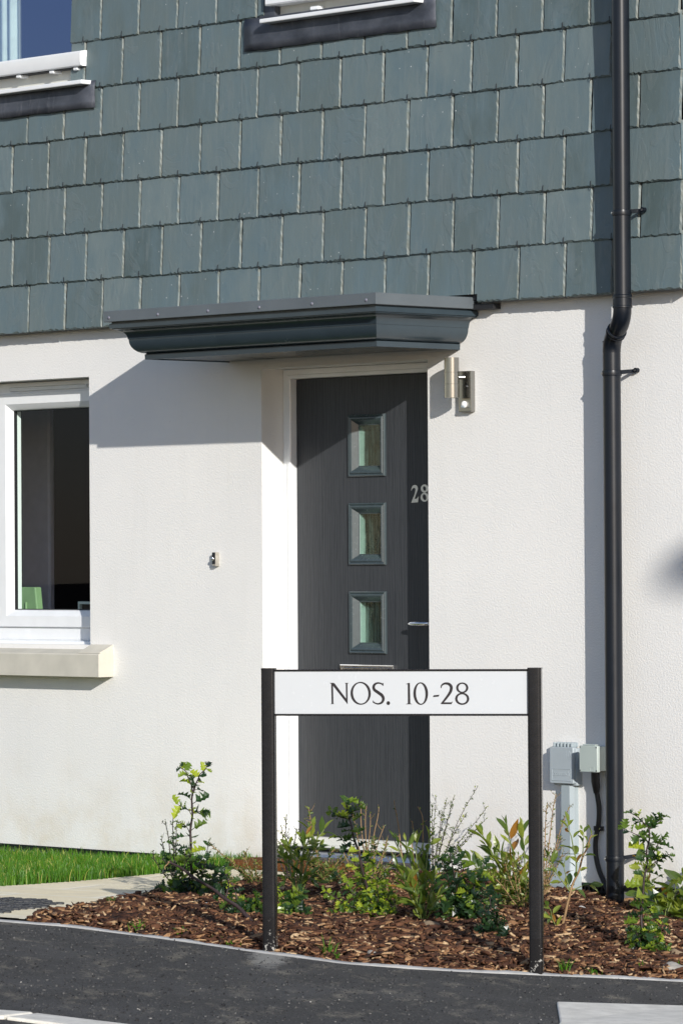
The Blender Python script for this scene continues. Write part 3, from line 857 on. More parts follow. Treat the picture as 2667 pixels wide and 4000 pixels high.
# N
poly((117, 176), (135, 176), (138, 360), (120, 360)); poly((108, 366), (120, 360), (137, 360), (146, 366)); poly((102, 166), (142, 166), (150, 176), (118, 176))
poly((116, 171), (150, 171), (272, 334), (272, 369)); poly((255, 176), (271, 176), (272, 338), (257, 318)); poly((245, 167), (282, 167), (271, 176), (255, 176))
GLY.append(ring(395, 265, 96, 108, 72, 96, -.10))
GLY.append(stroke([(604, 190, 8), (592, 176, 13), (562, 168, 15), (532, 178, 20), (517, 203, 25), (525, 232, 27), (560, 258, 29), (595, 285, 29), (608, 318, 26), (594, 350, 21), (560, 364, 15), (528, 356, 12), (513, 342, 8)]))
poly((610, 166), (610, 197), (601, 190), (598, 174)); poly((507, 328), (516, 340), (520, 358), (510, 354))
GLY.append(ring(654, 357, 17, 18, .01, .01))
poly((838, 176), (858, 168), (861, 360), (838, 360)); poly((818, 180), (845, 168), (858, 168), (838, 180)); poly((817, 368), (838, 359), (861, 359), (878, 368))
GLY.append(ring(959, 268, 69, 106, 44, 95, -.04))
poly((1080, 284), (1134, 279), (1128, 296), (1073, 301))
GLY.append(stroke([(1150, 216, 8), (1157, 190, 14), (1185, 174, 19), (1222, 178, 24), (1245, 205, 27), (1240, 245, 26), (1216, 285, 23), (1180, 332, 19), (1150, 364, 12)]))
poly((1150, 367), (1160, 350), (1243, 350), (1247, 367)); poly((1243, 350), (1259, 341), (1247, 367), (1240, 362))
GLY.append(ring(1348, 214, 57, 50, 36, 37, .15)); GLY.append(ring(1347, 317, 66, 57, 44, 42, .12))

# sign
PL, PR_ = Vector((4.266, -2.478, 0)), Vector((4.980, -1.938, 0))
ux = (PR_ - PL).normalized(); span = (PR_ - PL).length
un = Vector((ux.y, -ux.x, 0))                     # towards the viewer
sbase = PL.lerp(PR_, .5); sbase.z = G(sbase.x, sbase.y)
sign = thing('street_sign', sbase, 'white nameplate reading NOS. 10-28 held between two black posts', 'sign')
def SP(u, n_, z): return PL + ux * u + un * n_ + Vector((0, 0, z))
SIGN_TOP = .903
def rrect(cu, hw, d0, d1, z, r=.009, k=5):
    pts = []
    for (cx_, cy_, a0) in ((cu + hw - r, d1 - r, 0), (cu - hw + r, d1 - r, 90), (cu - hw + r * .5, d0 + r * .5, 180), (cu + hw - r * .5, d0 + r * .5, 270)):
        rr = r if a0 < 170 else r * .5
        for i in range(k + 1):
            a = R_(a0 + 90 * i / k); pts.append(SP(cx_ + rr * math.cos(a), cy_ + rr * math.sin(a), z))
    return pts
for cu, nm in ((0, 'l'), (span, 'r')):
    g_ = zk(qs(*(PL + ux * cu)[:2])[0])
    mb = MB()
    mb.loft([rrect(cu, .0225, -.026, .022, g_ + .12), rrect(cu, .0225, -.026, .022, SIGN_TOP - .006)], True, True)
    po = mb.build('post', 'post_paint', sign, smooth=30)
    mb = MB()
    mb.loft([rrect(cu, .0225, -.026, .022, g_ - .08), rrect(cu, .0225, -.026, .022, g_ + .12)], True, False)
    pf = mb.build('post_foot', 'post_foot', po, smooth=30)
    mb = MB()
    mb.loft([rrect(cu, .0232, -.027, .0228, SIGN_TOP - .006), rrect(cu, .0232, -.027, .0228, SIGN_TOP)], True, True)
    mb.build('post_cap', 'post_paint', po, smooth=30)
mb = MB()
e0, e1 = .0222, span - .0222
def sbox(mb, u0, u1, n0, n1, z0, z1, mi=0):
    vs = [SP(u, n_, z) for z in (z0, z1) for n_ in (n0, n1) for u in (u0, u1)]
    mb.add(vs, [(0, 2, 3, 1), (4, 5, 7, 6), (0, 1, 5, 4), (2, 6, 7, 3), (0, 4, 6, 2), (1, 3, 7, 5)], mi)
sbox(mb, e0, e1, -.004, .008, .750, .892)
mb.build('panel', 'sign_white', sign, bevel=(.001, 1))
for z0, z1 in ((.892, .8985), (.7435, .750)):
    mb = MB(); sbox(mb, e0, e1, -.008, .011, z0, z1); mb.build('panel_rail', 'post_paint', sign, bevel=(.001, 1))
for word in (range(0, 11), range(11, 99)):
  mb = MB()
  for gi, gl in enumerate(GLY):
    if gi not in word: continue
    lift = .0084 + gi * .00004
    for qd in gl:
        vs = []
        for p in qd:
            px = 1250 + p[0] / 2.412; py = 2600 + p[1] / 2.412
            u = e0 + (px - 1077) / 985 * (e1 - e0); z = .8965 - (py - 2619) / 179.5 * .1535
            vs.append(SP(u, lift, z))
        mb.add(vs, [tuple(range(len(vs)))])
  mb.build('lettering', 'sign_black', sign, recalc=False)
# door number (chrome, bold)
GLYSAVE = GLY; GLY = []
GLY.append(stroke([(165, 1070, 30), (195, 960, 60), (290, 840, 150), (430, 830, 190), (500, 960, 165), (470, 1120, 120), (400, 1330, 95), (310, 1560, 110), (215, 1800, 90)], 12))
poly((150, 1815), (235, 1590), (520, 1570), (575, 1790)); poly((500, 1570), (590, 1470), (635, 1430), (585, 1795), (520, 1795))
GLY.append(ring(1010, 960, 240, 250, 95, 140, -.25)); GLY.append(ring(1010, 1490, 260, 275, 110, 180, -.25))
mb = MB()
for gi, gl in enumerate(GLY):
    for qd in gl:
        vs = []
        for p in qd:
            x = 2.2045 + (p[0] - 150) / 485 * .0445; z = 1.572 - (p[1] - 730) / 1085 * .073
            vs.append((x, YD - .0018 - gi * .0002, z))
        mb.add(vs, [tuple(range(len(vs)))])
mb.build('house_number', 'satin_chrome', door, recalc=False)

# ------------------------------------------------------------------ door canopy
CXL, CXR, CYF, CZ = 1.250, 2.640, -.398, 2.108
prof = [(-.30, CZ + .004), (-.012, CZ + .004), (-.010, CZ), (.002, CZ), (.003, CZ + .0215), (-.003, CZ + .024)]
for i in range(7):
    a = i / 6 * math.pi / 2
    prof.append((.002 + .048 * math.sin(a) ** 1.1, CZ + .026 + .056 * (1 - math.cos(a))))
prof += [(.050, CZ + .0850), (.0525, CZ + .0855)]
for i in range(1, 7):
    a = i / 6 * math.pi / 2
    prof.append((.0525 + .042 * (1 - math.cos(a)), CZ + .0855 + .040 * math.sin(a)))
prof += [(.100, CZ + .1260), (.100, CZ + .1300), (.107, CZ + .1305), (.107, CZ + .1500), (.100, CZ + .152), (.100, CZ + .158)]
def mitre(profile, mb, mi=0):
    rings = []
    for e, z in profile:
        rings.append([(CXL - e, YW - .001, z), (CXL - e, CYF - e, z), (CXR + e, CYF - e, z), (CXR + e, YW - .001, z)])
    n = 4; vs = [p for r in rings for p in r]; fs = []
    for i in range(len(rings) - 1):
        for k in range(3):
            fs.append((i * n + k, i * n + k + 1, (i + 1) * n + k + 1, (i + 1) * n + k))
    mb.add(vs, fs, mi)
mb = MB(); mitre(prof, mb)
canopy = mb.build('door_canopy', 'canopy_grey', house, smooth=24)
mb = MB(); mb.add([(CXL + .25, CYF + .25, CZ + .005), (CXR - .25, CYF + .25, CZ + .005), (CXR - .25, YW, CZ + .005), (CXL + .25, YW, CZ + .005)], [(0, 1, 2, 3)])
mb.build('soffit', 'canopy_grey', canopy)
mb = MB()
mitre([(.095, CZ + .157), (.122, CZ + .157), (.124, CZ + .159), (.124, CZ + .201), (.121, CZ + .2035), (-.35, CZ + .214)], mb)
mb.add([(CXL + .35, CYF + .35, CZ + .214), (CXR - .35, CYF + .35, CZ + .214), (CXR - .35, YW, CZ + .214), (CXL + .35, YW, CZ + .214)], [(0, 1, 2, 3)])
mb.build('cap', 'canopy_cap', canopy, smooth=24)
mb = MB()
for i in range(6):
    mb = MB(); x = CXL - .09 + (CXR - CXL + .16) * i / 5
    bm = bmesh.new(); bmesh.ops.create_uvsphere(bm, u_segments=10, v_segments=6, radius=.007)
    mb.add([(x + v.co.x, CYF - .124 + v.co.y * .6, CZ + .175 + v.co.z) for v in bm.verts], [tuple(v.index for v in f.verts) for f in bm.faces]); bm.free(); mb.build('rivet', 'rivet', canopy, smooth=180)
mb = MB(); mb.box(2.70, 2.875, .018, .060, 2.262, 2.284); mb.build('soaker', 'gasket', canopy)

# ------------------------------------------------------------------ things fixed to the wall
# drainpipe
dp = thing('drainpipe', (3.553, -.022, -.09), 'black plastic drainpipe running the full height of the wall beside the corner', 'drainpipe')
mb = MB(); mb.tube([(3.66, -.075, 2.23), (3.66, -.075, 5.25)], .034, 28); mb.build('upper_pipe', 'black_pvc', dp, smooth=40)
def lathe_z(mb, cx_, cy_, prof, n=28):
    mb.loft([[(cx_ + r * math.cos(2 * math.pi * k / n), cy_ + r * math.sin(2 * math.pi * k / n), z) for k in range(n)] for r, z in prof])
mb = MB(); lathe_z(mb, 3.66, -.075, [(.0345, 2.222), (.0385, 2.224), (.0385, 2.231), (.0365, 2.233), (.0365, 2.262), (.0390, 2.264), (.0390, 2.271), (.0345, 2.274)]); mb.build('socket', 'black_pvc', dp, smooth=30)
def bez(a, b, c_, n=8):
    return [a * (1 - t_) ** 2 + b * 2 * t_ * (1 - t_) + c_ * t_ ** 2 for t_ in [i / n for i in range(n + 1)]]
A = Vector((3.66, -.075, 2.224)); B = Vector((3.66, -.075, 2.180)); Cc = Vector((3.622, -.056, 2.152))
Dd = Vector((3.592, -.041, 2.131)); Ee = Vector((3.553, -.022, 2.104)); Ff = Vector((3.553, -.022, 2.06))
mb = MB(); mb.tube(bez(A, B, Cc, 8), .0352, 28); mb.tube([Cc, Cc.lerp(Dd, .6)], .0335, 28); mb.build('elbow', 'black_pvc', dp, smooth=40)
ax = (Dd - Cc).normalized(); P0 = Cc.lerp(Dd, .45)
mb = MB(); mb.tube([P0, P0 + ax * .003, P0 + ax * .004, P0 + ax * .007, P0 + ax * .0072, P0 + ax * .019, P0 + ax * .0192, P0 + ax * .023, P0 + ax * .0235], [.0355, .0390, .0395, .0390, .0368, .0368, .0390, .0390, .036], 28); mb.build('collar', 'black_pvc', dp, smooth=30)
mb = MB(); mb.tube(bez(Dd, Ee, Ff, 8), .0352, 28); mb.build('elbow', 'black_pvc', dp, smooth=40)
mb = MB(); mb.tube([(3.553, -.022, 2.100), (3.553, -.022, -.14)], .0345, 28); mb.build('lower_pipe', 'black_pvc', dp, smooth=40)
mb = MB(); mb.tube([(3.553, -.022, 2.098), (3.553, -.022, 2.103)], .0355, 28); mb.build('joint_ring', 'black_pvc', dp, smooth=30)
def bracket(cx_, cy_, z, yw, dxr):
    mb = MB()
    lathe_z(mb, cx_, cy_, [(.0345, z - .011), (.0375, z - .010), (.0385, z), (.0375, z + .010), (.0345, z + .011)])
    x1 = cx_ + dxr
    mb.loft([[(cx_ + .02, cy_ - .028, z - .009), (cx_ + .02, cy_ - .028, z + .009), (cx_ + .02, cy_ - .020, z + .009), (cx_ + .02, cy_ - .020, z - .009)],
             [(x1 - .02, yw - .014, z - .007 + .010), (x1 - .02, yw - .014, z + .007 + .010), (x1 - .02, yw - .004, z + .007 + .010), (x1 - .02, yw - .004, z - .007 + .010)],
             [(x1, yw - .008, z - .006 + .013), (x1, yw - .008, z + .006 + .013), (x1, yw, z + .006 + .013), (x1, yw, z - .006 + .013)]])
    mb.tube([(x1 - .008, yw, z + .012), (x1 - .008, yw - .016, z + .012)], .010, 14)
    mb.tube([(x1 - .008, yw - .016, z + .012), (x1 - .008, yw - .019, z + .012)], .0045, 10, mi=1)
    mb.tube([(cx_ - .022, cy_ - .030, z), (cx_ - .024, cy_ - .034, z)], .0045, 10, mi=1)
    return mb.build('bracket', ['black_pvc', 'satin_chrome'], dp, smooth=30)
bracket(3.66, -.075, 2.588, -.004, .062)
bracket(3.553, -.022, 1.978, YW, .064)
bracket(3.553, -.022, .108, YW, .064)

# wall light
wl = thing('wall_light', (2.69, YW, 1.94), 'brushed steel up and down wall light with motion sensor beside the door', 'light')
mb = MB(); mb.box(2.655, 2.726, .040, YW, 1.856, 2.020); mb.build('backplate', 'brushed_steel', wl, bevel=(.003, 2))
LX, LY = 2.668, -.010
mb = MB(); lathe_z(mb, LX, LY, [(.024, 1.918), (.030, 1.912), (.030, 1.9655), (.0285, 1.966), (.0285, 1.968), (.030, 1.9685), (.030, 2.0115), (.0285, 2.012), (.0285, 2.014), (.030, 2.0145), (.030, 2.073), (.027, 2.073), (.024, 2.066)], 36); mb.build('tube', 'brushed_steel', wl, smooth=30)
mb = MB(); mb.tube([(LX, LY + .02, 1.995), (2.69, .042, 1.995)], .009, 14); mb.build('arm', 'brushed_steel', wl, smooth=40)
mb = MB()
bm = bmesh.new(); bmesh.ops.create_uvsphere(bm, u_segments=18, v_segments=12, radius=.0135)
mb.add([(2.692 + v.co.x, .036 + v.co.y * .9, 1.885 + v.co.z * 1.1) for v in bm.verts], [tuple(v.index for v in f.verts) for f in bm.faces]); bm.free()
mb.build('sensor', 'white_plastic', wl, smooth=180)
mb = MB(); mb.box(2.686, 2.7035, .0215, .030, 1.872, 1.8815); mb.build('sensor_window', 'box_grey', wl, bevel=(.002, 1))
mb = MB(); mb.tube([(2.702, .042, 1.958), (2.702, .036, 1.958)], .004, 10); mb.build('screw', 'chrome', wl, smooth=40)

# bell push
bp = thing('bell_push', (1.176, YW, 1.272), 'small grey bell push with chrome button on the white wall', 'doorbell')
mb = MB(); mb.box(1.165, 1.187, YW - .022, YW, 1.242, 1.302); mb.build('case', 'stone_grey', bp, bevel=(.0015, 1))
mb = MB(); mb.box(1.1665, 1.1855, YW - .0235, YW - .0215, 1.252, 1.3005); mb.build('faceplate', 'gasket', bp)
mb = MB()
bm = bmesh.new(); bmesh.ops.create_uvsphere(bm, u_segments=16, v_segments=10, radius=.0085)
mb.add([(1.174 + v.co.x, YW - .026 + v.co.y * .8, 1.274 + v.co.z) for v in bm.verts], [tuple(v.index for v in f.verts) for f in bm.faces]); bm.free()
mb.build('button', 'chrome', bp, smooth=180)

# grey telecom box and its duct
tb = thing('telecom_box', (3.236, YW, .372), 'grey plastic telecom box with openreach embossed on its lid', 'utility box')
def rbox_xz(mb, x0, x1, z0, z1, y0, y1, r=.006, k=4, taper=0.0, mi=0):
    def ringp(y, ins):
        P = []
        for cx_, cz_, a0 in ((x1 - r, z1 - r, 0), (x0 + r, z1 - r, 90), (x0 + r, z0 + r, 180), (x1 - r, z0 + r, 270)):
            for i in range(k + 1):
                a = R_(a0 + 90 * i / k); P.append((cx_ + (r - ins) * math.cos(a), y, cz_ + (r - ins) * math.sin(a)))
        return P
    mb.loft([ringp(y1, 0), ringp(y0 + .003, taper), ringp(y0, taper + .002)], True, True, mi)
mb = MB(); rbox_xz(mb, 3.170, 3.296, .385, .528, .018, .040); mb.build('lid', 'box_grey', tb, smooth=30)
mb = MB(); rbox_xz(mb, 3.174, 3.300, .377, .523, .034, YW); mb.build('case', 'box_grey', tb, smooth=30)
mb = MB()
for i in range(6):
    mb.box(3.182 + i * .0185, 3.182 + i * .0185 + .009, .024, .052, .528, .545)
mb.box(3.180, 3.288, .050, .058, .528, .546)
mb.build('cable_comb', 'duct_grey', tb, bevel=(.0015, 1))
fc = bpy.data.curves.new('t', 'FONT'); fc.body = 'openreach'; fc.size = .0265; fc.extrude = .0009; fc.align_x = 'CENTER'; fc.space_character = .92
fo = bpy.data.objects.new('t', fc); COL.objects.link(fo)
bpy.context.view_layer.update()
dg = bpy.context.evaluated_depsgraph_get()
tm = bpy.data.meshes.new_from_object(fo.evaluated_get(dg))
mb = MB(); mb.add([(3.232 + v.co.x * .86, .0185 - v.co.z - .0008, .4165 + v.co.y) for v in tm.vertices], [tuple(p.vertices) for p in tm.polygons])
bpy.data.objects.remove(fo)
rect_frame(mb, 3.181, 3.284, .396, .444, [(0, .0185), (0, .0170), (.0012, .0165), (.0024, .0170), (.0024, .0185)])
mb.build('embossed_name', 'box_grey', tb)
mb = MB()
tri = [(3.266, .491), (3.2765, .513), (3.287, .491)]
for a, b in zip(tri, tri[1:] + tri[:1]): mb.tube([(a[0], .0178, a[1]), (b[0], .0178, b[1])], .0009, 6)
rect_frame(mb, 3.259, 3.293, .482, .520, [(0, .0185), (0, .0174), (.0012, .0174), (.0012, .0185)])
mb.build('warning_triangle', 'box_grey', tb)
du = thing('cable_duct', (3.24, YW, -.06), 'pale grey plastic cable duct widening into a foot below the telecom box', 'duct')
mb = MB()
def dring(z, xa, xb, y0): return [(xa, YW, z), (xa, y0 + .006, z), (xa + .006, y0, z), (xb - .014, y0, z), (xb, y0 + .014, z), (xb, YW, z)]
mb.loft([dring(.378, 3.214, 3.278, .030), dring(.112, 3.212, 3.280, .030)]); mb.build('trunking', 'duct_grey', du)
mb = MB(); mb.loft([dring(.110, 3.209, 3.283, .026), dring(.085, 3.207, 3.284, .024), dring(.02, 3.178, 3.294, .008), dring(-.01, 3.168, 3.296, .002), dring(-.13, 3.168, 3.298, .002)]); mb.build('duct_foot', 'duct_grey', du, bevel=(.003, 2))

jb = thing('junction_box', (3.42, YW, .43), 'pale green plastic junction box with corner screws half behind the drainpipe', 'utility box')
mb = MB(); rbox_xz(mb, 3.374, 3.470, .437, .540, -.030, -.014, r=.005); mb.build('lid', 'box_green', jb, smooth=30)
mb = MB(); rbox_xz(mb, 3.378, 3.466, .441, .536, -.013, YW, r=.005); mb.build('case', 'box_green', jb, smooth=30)
for x in (3.379, 3.465):
    for z in (.4435, .5335):
        mb = MB(); mb.tube([(x, -.029, z), (x, -.0312, z)], .0028, 10); mb.build('screw', 'gasket', jb)
mb = MB(); mb.box(3.385, 3.455, -.024, .0, .540, .5445); mb.build('top_lug', 'box_green', jb, bevel=(.002, 1))
mb = MB(); rect_frame(mb, 3.4315, 3.452, .441, .458, [(0, -.030), (0, -.0312), (.0008, -.0312), (.0008, -.030)]); mb.build('label_panel', 'box_green', jb)
cb = thing('power_cable', (3.40, .05, .2), 'black armoured cable dropping from the junction box into the mulch', 'cable')
def smooth_path(P, n=8): return [tuple(p) for p in cr(P, n)]
mb = MB(); mb.tube(smooth_path([(3.392, .045, .37), (3.402, .05, .30), (3.400, .05, .24), (3.388, .05, .19), (3.382, .05, .15), (3.386, .05, .10), (3.402, .05, .05), (3.430, .048, .005), (3.470, .04, -.05), (3.51, .03, -.12)]), .0098, 14); mb.build('sheath', 'black_rubber', cb, smooth=60)
mb = MB(); mb.tube([(3.398, .035, .4375), (3.398, .036, .40), (3.396, .042, .375), (3.395, .044, .352)], [.0165, .0165, .0150, .0110], 16); mb.build('gland', 'black_rubber', cb, smooth=40)
mb = MB(); mb.tube([(3.388, .052, .206), (3.388, .052, .224)], .0125, 14); mb.box(3.392, 3.415, .050, .064, .206, .223); mb.build('clip', 'black_rubber', cb)
mb = MB(); mb.tube([(3.406, .052, .2145), (3.406, .047, .2145)], .004, 10); mb.build('clip_screw', 'chrome', cb)
av = thing('air_brick', (3.34, YW, -.05), 'dark grille air brick low in the wall behind the drainpipe', 'vent')
mb = MB(); mb.box(3.25, 3.47, YW + .020, YW + .0218, -.10, -.012, mi=0); mb.build('backing', 'gasket', av)
mb = MB()
for i in range(10): mb.box(3.255 + i * .0225, 3.255 + i * .0225 + .006, YW + .008, YW + .016, -.10, -.014)
for j in range(5): mb.box(3.25, 3.47, YW + .006, YW + .0075, -.098 + j * .0205, -.098 + j * .0205 + .006)
mb.build('grille', 'black_rubber', av)

# indoors, seen through the glass
cu = thing('curtain', (-.22, .22, 4.0), 'pale curtain hanging inside the upper left window', 'curtain')
mb = MB(); vs = []; n = 60
for z in (2.9, 4.9):
    for i in range(n + 1):
        x = -.95 + .655 * i / n; vs.append((x, .20 + .02 * math.sin(i * 1.1) + .008 * math.sin(i * 2.7), z))
mb.add(vs, [(i, i + 1, n + 2 + i, n + 1 + i) for i in range(n)]); o = mb.build('drape', 'curtain_white', cu, smooth=180)
gc = thing('green_tub', (-.55, .55, .9), 'pale green plastic panel standing inside the lower window', 'tub')
mb = MB(); mb.loft([[(-.70, .50, .92), (-.545, .50, .92), (-.545, .54, .92), (-.70, .54, .92)], [(-.70, .50, 1.15), (-.575, .50, 1.15), (-.575, .54, 1.15), (-.70, .54, 1.15)]]); mb.build('body', 'green_plastic', gc, bevel=(.006, 2))
mb = MB(); mb.tube([(-.632, .494, .99), (-.632, .494, 1.08)], .006, 10); mb.build('rib', 'green_plastic', gc, smooth=40)
pf = thing('picture_frame', (-.02, .42, 1.03), 'white framed card lying on the sill inside the lower window', 'picture frame')
mb = MB(); rect_frame(mb, -.16, .30, .93, 1.085, [(0, .43), (0, .41), (.012, .41), (.012, .43)]); mb.build('frame', 'picture_white', pf)
mb = MB(); mb.box(-.15, .29, .425, .43, .94, 1.075); mb.build('card', 'brown_timber', pf)

# door mat
dm = MB()
MATP = [(1.30, .045), (1.44, -.12), (2.05, -.18), (2.16, -.02), (1.95, .055)]
n = len(MATP); c0 = Vector((1.6, -.03, 0)); rings = []
for sc, dz in ((.985, 0), (1.0, .012), (.99, .026), (.96, .032)):
    rg = []
    for i in range(n):
        a = Vector((*MATP[i], 0)); b = Vector((*MATP[(i + 1) % n], 0))
        for k in range(8):
            p = c0 + (a.lerp(b, k / 8) - c0) * sc; rg.append((p.x + random.uniform(-.003, .003), p.y + random.uniform(-.003, .003), G(p.x, p.y) + .013 + dz + random.uniform(-.001, .003)))
    rings.append(rg)
dm.loft(rings, True, True)
o = dm.build('door_mat', 'coir', origin=(1.6, -.03, .0), smooth=60); tag(o, 'brown coir door mat lying before the front door', 'door mat')

# ------------------------------------------------------------------ mulch
def fast_mesh(name, V, loops, starts, tot, mat, tint, kind, label=None, cat=None):
    me = bpy.data.meshes.new(name)
    me.vertices.add(len(V)); me.vertices.foreach_set('co', V.astype(np.float32).ravel())
    me.loops.add(len(loops)); me.loops.foreach_set('vertex_index', loops.astype(np.int32))
    me.polygons.add(len(starts)); me.polygons.foreach_set('loop_start', starts.astype(np.int32)); me.polygons.foreach_set('loop_total', tot.astype(np.int32))
    at = me.attributes.new('tint', 'FLOAT', 'FACE'); at.data.foreach_set('value', tint.astype(np.float32))
    me.materials.append(MAT[mat]); me.update(calc_edges=True); me.validate()
    o = bpy.data.objects.new(name, me); COL.objects.link(o)
    tag(o, label, cat, None, kind); return o
def chips(P, zg, Lc, Wc, Tc, h0, psd, rsd):
    N = len(P); yaw = rng.uniform(0, 2 * math.pi, N); pit = rng.normal(0, psd, N); rol = rng.normal(0, rsd, N)
    pit = np.where(Lc > .045, pit * .35, pit)
    base = np.array([(-1, -1), (-.3, -1), (.6, -.8), (1, -.2), (.85, .7), (.1, 1), (-.8, .8)], float); K = len(base)
    xyj = base[None] * (1 + rng.uniform(-.35, .2, (N, K, 2)))
    lo = np.stack([xyj[..., 0] * Lc[:, None] / 2, xyj[..., 1] * Wc[:, None] / 2, np.zeros((N, K)) - Tc[:, None] / 2 + rng.uniform(-.3, .3, (N, K)) * Tc[:, None]], -1)
    hi = lo.copy(); hi[..., 2] += Tc[:, None]; hi[..., :2] *= .93
    L3 = np.concatenate([lo, hi], 1)
    c1, s1, c2, s2, c3, s3 = [f(a)[:, None] for a in (yaw, pit, rol) for f in (np.cos, np.sin)]
    x_, y_, z_ = L3[..., 0], L3[..., 1], L3[..., 2]
    y1 = y_ * c3 - z_ * s3; z1 = y_ * s3 + z_ * c3; x2 = x_ * c2 + z1 * s2; z2 = -x_ * s2 + z1 * c2
    V = np.stack([x2 * c1 - y1 * s1 + P[:, 0:1], x2 * s1 + y1 * c1 + P[:, 1:2], z2 + (zg + h0)[:, None]], -1).reshape(-1, 3)
    one = list(range(K, 2 * K)) + list(range(K - 1, -1, -1)); t1 = [K, K]
    for k in range(K):
        one += [k, (k + 1) % K, K + (k + 1) % K, K + k]; t1.append(4)
    one = np.array(one); t1 = np.array(t1)
    tot = np.tile(t1, N)
    return V, (one[None, :] + (np.arange(N) * 2 * K)[:, None]).ravel(), np.concatenate([[0], np.cumsum(tot)[:-1]]), tot, len(t1)
def in_bed(x, y):
    q, s = qs(x, y)
    return s > sk(q) - .005 and y < .085 and x < 6.2 and not inpoly(x, y, PATH) and not inpoly(x, y, LAWN) and not (y > .06 and 1.4 < x < 2.5)
P = []
while len(P) < 44000:
    q = random.uniform(-.1, 2.75); s = random.uniform(-5.1, 1.0); x, y = xy(q, s)
    if in_bed(x, y): P.append((x, y))
P = np.array(P); N = len(P)
zg = np.array([G(x, y) for x, y in P])
Lc = np.exp(rng.normal(math.log(.029), .58, N)).clip(.006, .11); Wc = (Lc * rng.uniform(.12, .55, N)).clip(.003, .022); Tc = rng.uniform(.0015, .006, N)
h0 = rng.uniform(0, 1, N) ** 1.3 * .034 + .001
qq = RX * P[:, 0] + RY * P[:, 1]; ss = VX * P[:, 0] + VY * P[:, 1]
dk = ss - np.array([sk(v) for v in qq]); h0 = h0 * np.clip(dk / .10 + .25, .15, 1) 
V, loops, starts, tot, nf = chips(P, zg, Lc, Wc, Tc, h0, .36, .55)
ct = rng.beta(1.7, 2.3, N); ct = np.where(rng.uniform(0, 1, N) < .10, rng.uniform(.8, 1, N), ct)
fast_mesh('bark_mulch', V, loops, starts, tot, 'bark', np.repeat(ct, nf), 'stuff', 'brown bark chip mulch covering the planting bed', 'mulch')

t = NT('grit')
t.set(color=t.ramp(t.attr('tint'), [(0, (0.012, 0.012, 0.013)), (0.6, (0.06, 0.06, 0.06)), (0.93, (0.13, 0.128, 0.12)), (1, (0.45, 0.43, 0.39))]), rough=0.8, spec=0.3)
MAT['grit'] = t.m
P = []
while len(P) < 16000:
    q = random.uniform(-.4, 3.0); s = sk(q) - .06 - random.uniform(0, 1) ** .9 * 4.4
    P.append(xy(q, s))
P = np.array(P); N = len(P); zg = np.array([zk(qs(x, y)[0]) for x, y in P])
Lc = np.exp(rng.normal(math.log(.0048), .33, N)).clip(.003, .012); Wc = Lc * rng.uniform(.5, .9, N); Tc = Lc * rng.uniform(.4, .8, N)
V, loops, starts, tot, nf = chips(P, zg, Lc, Wc, Tc, Tc * .15, .3, .3)
ct = rng.uniform(0, .85, N); ct = np.where(rng.uniform(0, 1, N) < .012, rng.uniform(.93, 1, N), ct)
fast_mesh('road_grit', V, loops, starts, tot, 'grit', np.repeat(ct, nf), 'stuff', 'loose grey grit scattered over the dark footway', 'grit')

# ------------------------------------------------------------------ grass
def blades(B, hmin, hmax, wid, lean):
    N = len(B); h = rng.uniform(hmin, hmax, N) * rng.uniform(.7, 1.15, N); a = rng.uniform(0, 2 * math.pi, N); b = rng.uniform(0, 2 * math.pi, N); ln = np.abs(rng.normal(0, lean, N)) * h
    w = wid * rng.uniform(.7, 1.3, N)
    dx, dy = np.cos(a) * w / 2, np.sin(a) * w / 2; lx, ly = np.cos(b) * ln, np.sin(b) * ln
    z = B[:, 2]
    mk = lambda k, fl, fh, sg: np.stack([B[:, 0] + lx * fl + sg * dx * k, B[:, 1] + ly * fl + sg * dy * k, z + h * fh], -1)
    Vv = np.stack([mk(1, 0, -.1, -1), mk(1, 0, -.1, 1), mk(.85, .25, .5, 1), mk(.85, .25, .5, -1), mk(.5, .62, .82, 1), mk(.5, .62, .82, -1), mk(0, 1.15, 1 - .1, 1)], 1).reshape(-1, 3)
    one = np.array([0, 1, 2, 3, 3, 2, 4, 5, 5, 4, 6]); t1 = np.array([4, 4, 3])
    lp = (one[None] + (np.arange(N) * 7)[:, None]).ravel(); tt = np.tile(t1, N); st = np.concatenate([[0], np.cumsum(tt)[:-1]])
    return Vv, lp, st, tt
Bp = []
while len(Bp) < 42000:
    x = random.uniform(-1.2, 2.0); y = random.uniform(-2.4, .085)
    if inpoly(x, y, LAWN) and qs(x, y)[0] > -.9: Bp.append((x, y, G(x, y) + .004))
Bp = np.array(Bp)
V, lp, st, tt = blades(Bp, .040, .080, .0034, .38)
gt = rng.beta(2.5, 2.5, len(Bp)) * .6 + .3 * np.clip(.5 + .5 * np.sin(Bp[:, 0] * 9 + 2 * np.sin(Bp[:, 1] * 7)) * np.cos(Bp[:, 1] * 11), 0, 1); gt = np.where(rng.uniform(0, 1, len(Bp)) < .08, .97, gt)
fast_mesh('lawn_grass', V, lp, st, tt, 'grass_blade', np.repeat(gt, 3), 'stuff', 'bright green lawn grass along the foot of the wall', 'grass')
